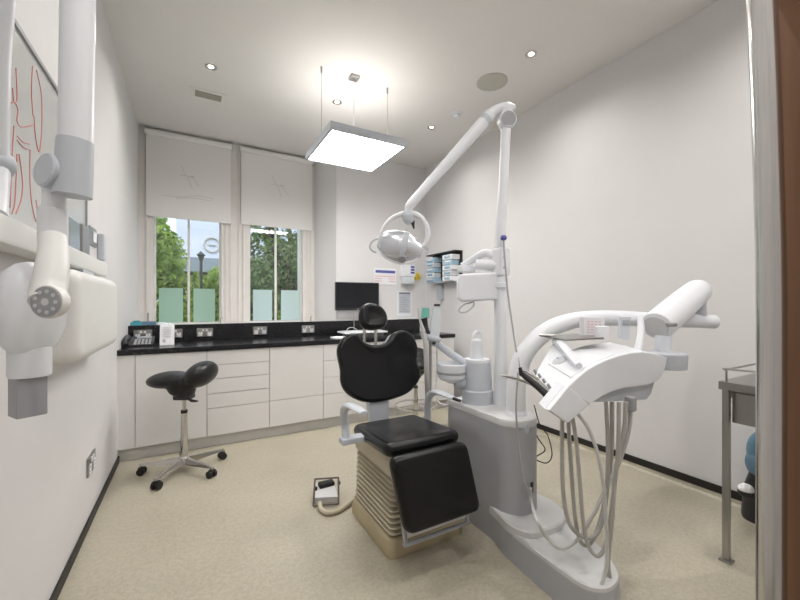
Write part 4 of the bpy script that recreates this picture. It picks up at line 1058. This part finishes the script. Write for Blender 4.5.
# ================================================================== OUTSIDE
GZ = -1.6
tag(MB().box(-14, 30, 6.2, 40, GZ-.1, GZ).build('lawn', 'grass'), 'green lawn beyond the windows', 'lawn', kind='structure')
def tree(x, y, h, rad, n, mleaf, label, zc=None, leaf=.11):
    t = thing('tree', label, 'tree', (x, y, GZ), 'trees outside the windows')
    top = V(x, y, GZ+h)
    MB().tube([V(x, y, GZ), V(x+.1, y, GZ+h*.35), V(x-.12, y+.1, GZ+h*.6), top], [.16, .13, .10, .03], 10).build('trunk', 'bark', t)
    mb = MB()
    for k in range(7):
        a = random.uniform(0, 2*PI); z0 = GZ+h*random.uniform(.3, .7); L = rad*random.uniform(.6, .95)
        p0 = V(x, y, z0); p1 = p0+V(math.cos(a)*L*.5, math.sin(a)*L*.5, L*.5); p2 = p0+V(math.cos(a)*L, math.sin(a)*L, L*.75)
        mb.tube([p0, p1, p2], [.06, .04, .015], 6, k=3)
    mb.build('branches', 'bark', t)
    cl = []
    cz = GZ+h*.62 if zc is None else zc
    for k in range(26):
        d = V(random.gauss(0, 1), random.gauss(0, 1), random.gauss(0, 1)).normalized()*random.uniform(.3, 1)
        cl.append((V(x, y, cz)+V(d.x*rad, d.y*rad, d.z*h*.42), random.uniform(.28, .5)*rad))
    mb = MB(); bm = mb.b
    for k in range(n):
        c, r_ = random.choice(cl)
        d = V(random.gauss(0, 1), random.gauss(0, 1), random.gauss(0, 1)).normalized()*r_*random.uniform(.5, 1)
        p = c+d; s1 = leaf*random.uniform(.6, 1.2)
        a = V(random.gauss(0, 1), random.gauss(0, 1), random.gauss(0, 1)).normalized(); b = a.orthogonal().normalized()
        q = Matrix.Rotation(random.uniform(0, 6.28), 3, a) @ b; w = a.cross(q)
        bm.faces.new([bm.verts.new(p+q*s1), bm.verts.new(p+w*s1*.45), bm.verts.new(p-q*s1), bm.verts.new(p-w*s1*.45)])
    o = mb.build('foliage', mleaf, t, smooth=False)
    return t
tree(-.86, 8.6, 5.4, 1.05, 11000, 'leaf_bright', 'bright green leafy tree filling the left half of the left window', leaf=.075)
tree(.55, 13.4, 3.9, .95, 6500, 'leaf_bright', 'smaller sunlit tree in front of the pale building', zc=.85, leaf=.085)
tree(1.72, 9.6, 5.0, .85, 7500, 'leaf_dark', 'darker tree in the left half of the right window', leaf=.075, zc=1.55)
tr4 = tree(3.05, 11.9, 6.0, .95, 7500, 'leaf_dark', 'dense tree with a dark leaning trunk at the right of the right window', leaf=.085, zc=1.7)
MB().tube([V(3.2, 11.2, GZ), at(300, 290, Y=11.2), at(297, 262, Y=11.2), at(291, 240, Y=11.2), at(287, 222, Y=11.2)], [.16, .13, .12, .09, .06], 10).build('leaning_trunk', 'bark', tr4)
tree(-4.2, 15, 7, 1.8, 5000, 'leaf_dark', 'distant dark tree at the far left beyond the left window')
tree(4.6, 17.5, 4.6, 1.6, 6000, 'leaf_bright', 'pale green shrubby tree far behind the leaning trunk', leaf=.13, zc=.6)
bd = thing('building', 'pale blue-grey building with a round ring sign seen through the left window', 'building', (2.5, 21, GZ))
bx0, bx1 = at(176, 250, Y=20).x, at(262, 250, Y=20).x
zt_, zm, zm2 = at(190, 195, Y=20).z, at(200, 258, Y=20).z, at(200, 272, Y=20).z
MB().box(bx0, bx1+4.5, 20, 26, zm, zt_).build('upper_wall', 'bldg', bd)
MB().box(bx0, bx1+4.5, 19.8, 26, zm2, zm).build('fascia', 'bldg_d', bd)
MB().box(bx0, bx1+4.5, 20.1, 26, GZ, zm2).build('shopfront', 'bldg_k', bd)
rc = at(212, 245, Y=19.95)
mb = MB(); R_ = .34
mb.rings([[rc+V((R_+.035*math.cos(b_))*math.cos(a_), .04*math.sin(b_), (R_+.035*math.cos(b_))*math.sin(a_)) for b_ in [2*PI*k/6 for k in range(6)]] for a_ in [2*PI*k/32 for k in range(33)]], False, False)
mb.box(rc.x-.16, rc.x+.16, rc.y-.03, rc.y+.03, rc.z-.02, rc.z+.02)
mb.build('ring_sign', 'vent', bd)
lp = thing('street_lamp', 'dark street lamp in front of the pale building', 'street lamp', tuple(at(201, 330, Y=12))[:2]+(GZ,))
q = at(201, 255, Y=12)
MB().cyl((q.x, q.y, GZ), (q.x, q.y, q.z-.1), .04, n=12).build('post', 'bldg_k', lp)
MB().lathe([(.05, -.16), (.08, -.04), (.12, .0), (.05, .07), (.02, .10)], q, n=12).build('lantern', 'bldg_k', lp)

# ================================================================== LIGHT, WORLD, CAMERA
w = bpy.data.worlds.new('World'); bpy.context.scene.world = w; w.use_nodes = True
nt = w.node_tree; bg = nt.nodes['Background']
tc = nt.nodes.new('ShaderNodeTexCoord'); nz = nt.nodes.new('ShaderNodeTexNoise'); nz.inputs['Scale'].default_value = 3
cr = nt.nodes.new('ShaderNodeValToRGB'); cr.color_ramp.elements[0].color = (.62, .76, 1, 1); cr.color_ramp.elements[1].color = (1, 1, 1, 1)
nt.links.new(tc.outputs['Generated'], nz.inputs['Vector']); nt.links.new(nz.outputs['Fac'], cr.inputs[0]); nt.links.new(cr.outputs[0], bg.inputs[0])
bg.inputs[1].default_value = 1.15
sl = bpy.data.lights.new('sun', 'SUN'); sl.energy = 1.4; sl.angle = .05; sl.color = (1, .95, .85)
so_ = bpy.data.objects.new('sun', sl); so_.rotation_euler = (math.radians(48), 0, math.radians(-25)); so_.location = (0, 0, 10); C.objects.link(so_)

cam = bpy.data.cameras.new('camera'); cam.sensor_width = 36; cam.lens = 36*F/800; cam.clip_start = .02; cam.clip_end = 200
cam.shift_y = (CY-300)/800
co = bpy.data.objects.new('camera', cam); co.location = (0, 0, H); co.rotation_euler = (PI/2, 0, -YAW); C.objects.link(co)
sc = bpy.context.scene; sc.camera = co
sc.view_settings.view_transform = 'Standard'; sc.view_settings.look = 'None'; sc.view_settings.gamma = 1; sc.view_settings.use_curve_mapping = False
sc.view_settings.exposure = 0.76
for o in bpy.data.objects:
    if '_local' in o: del o['_local']
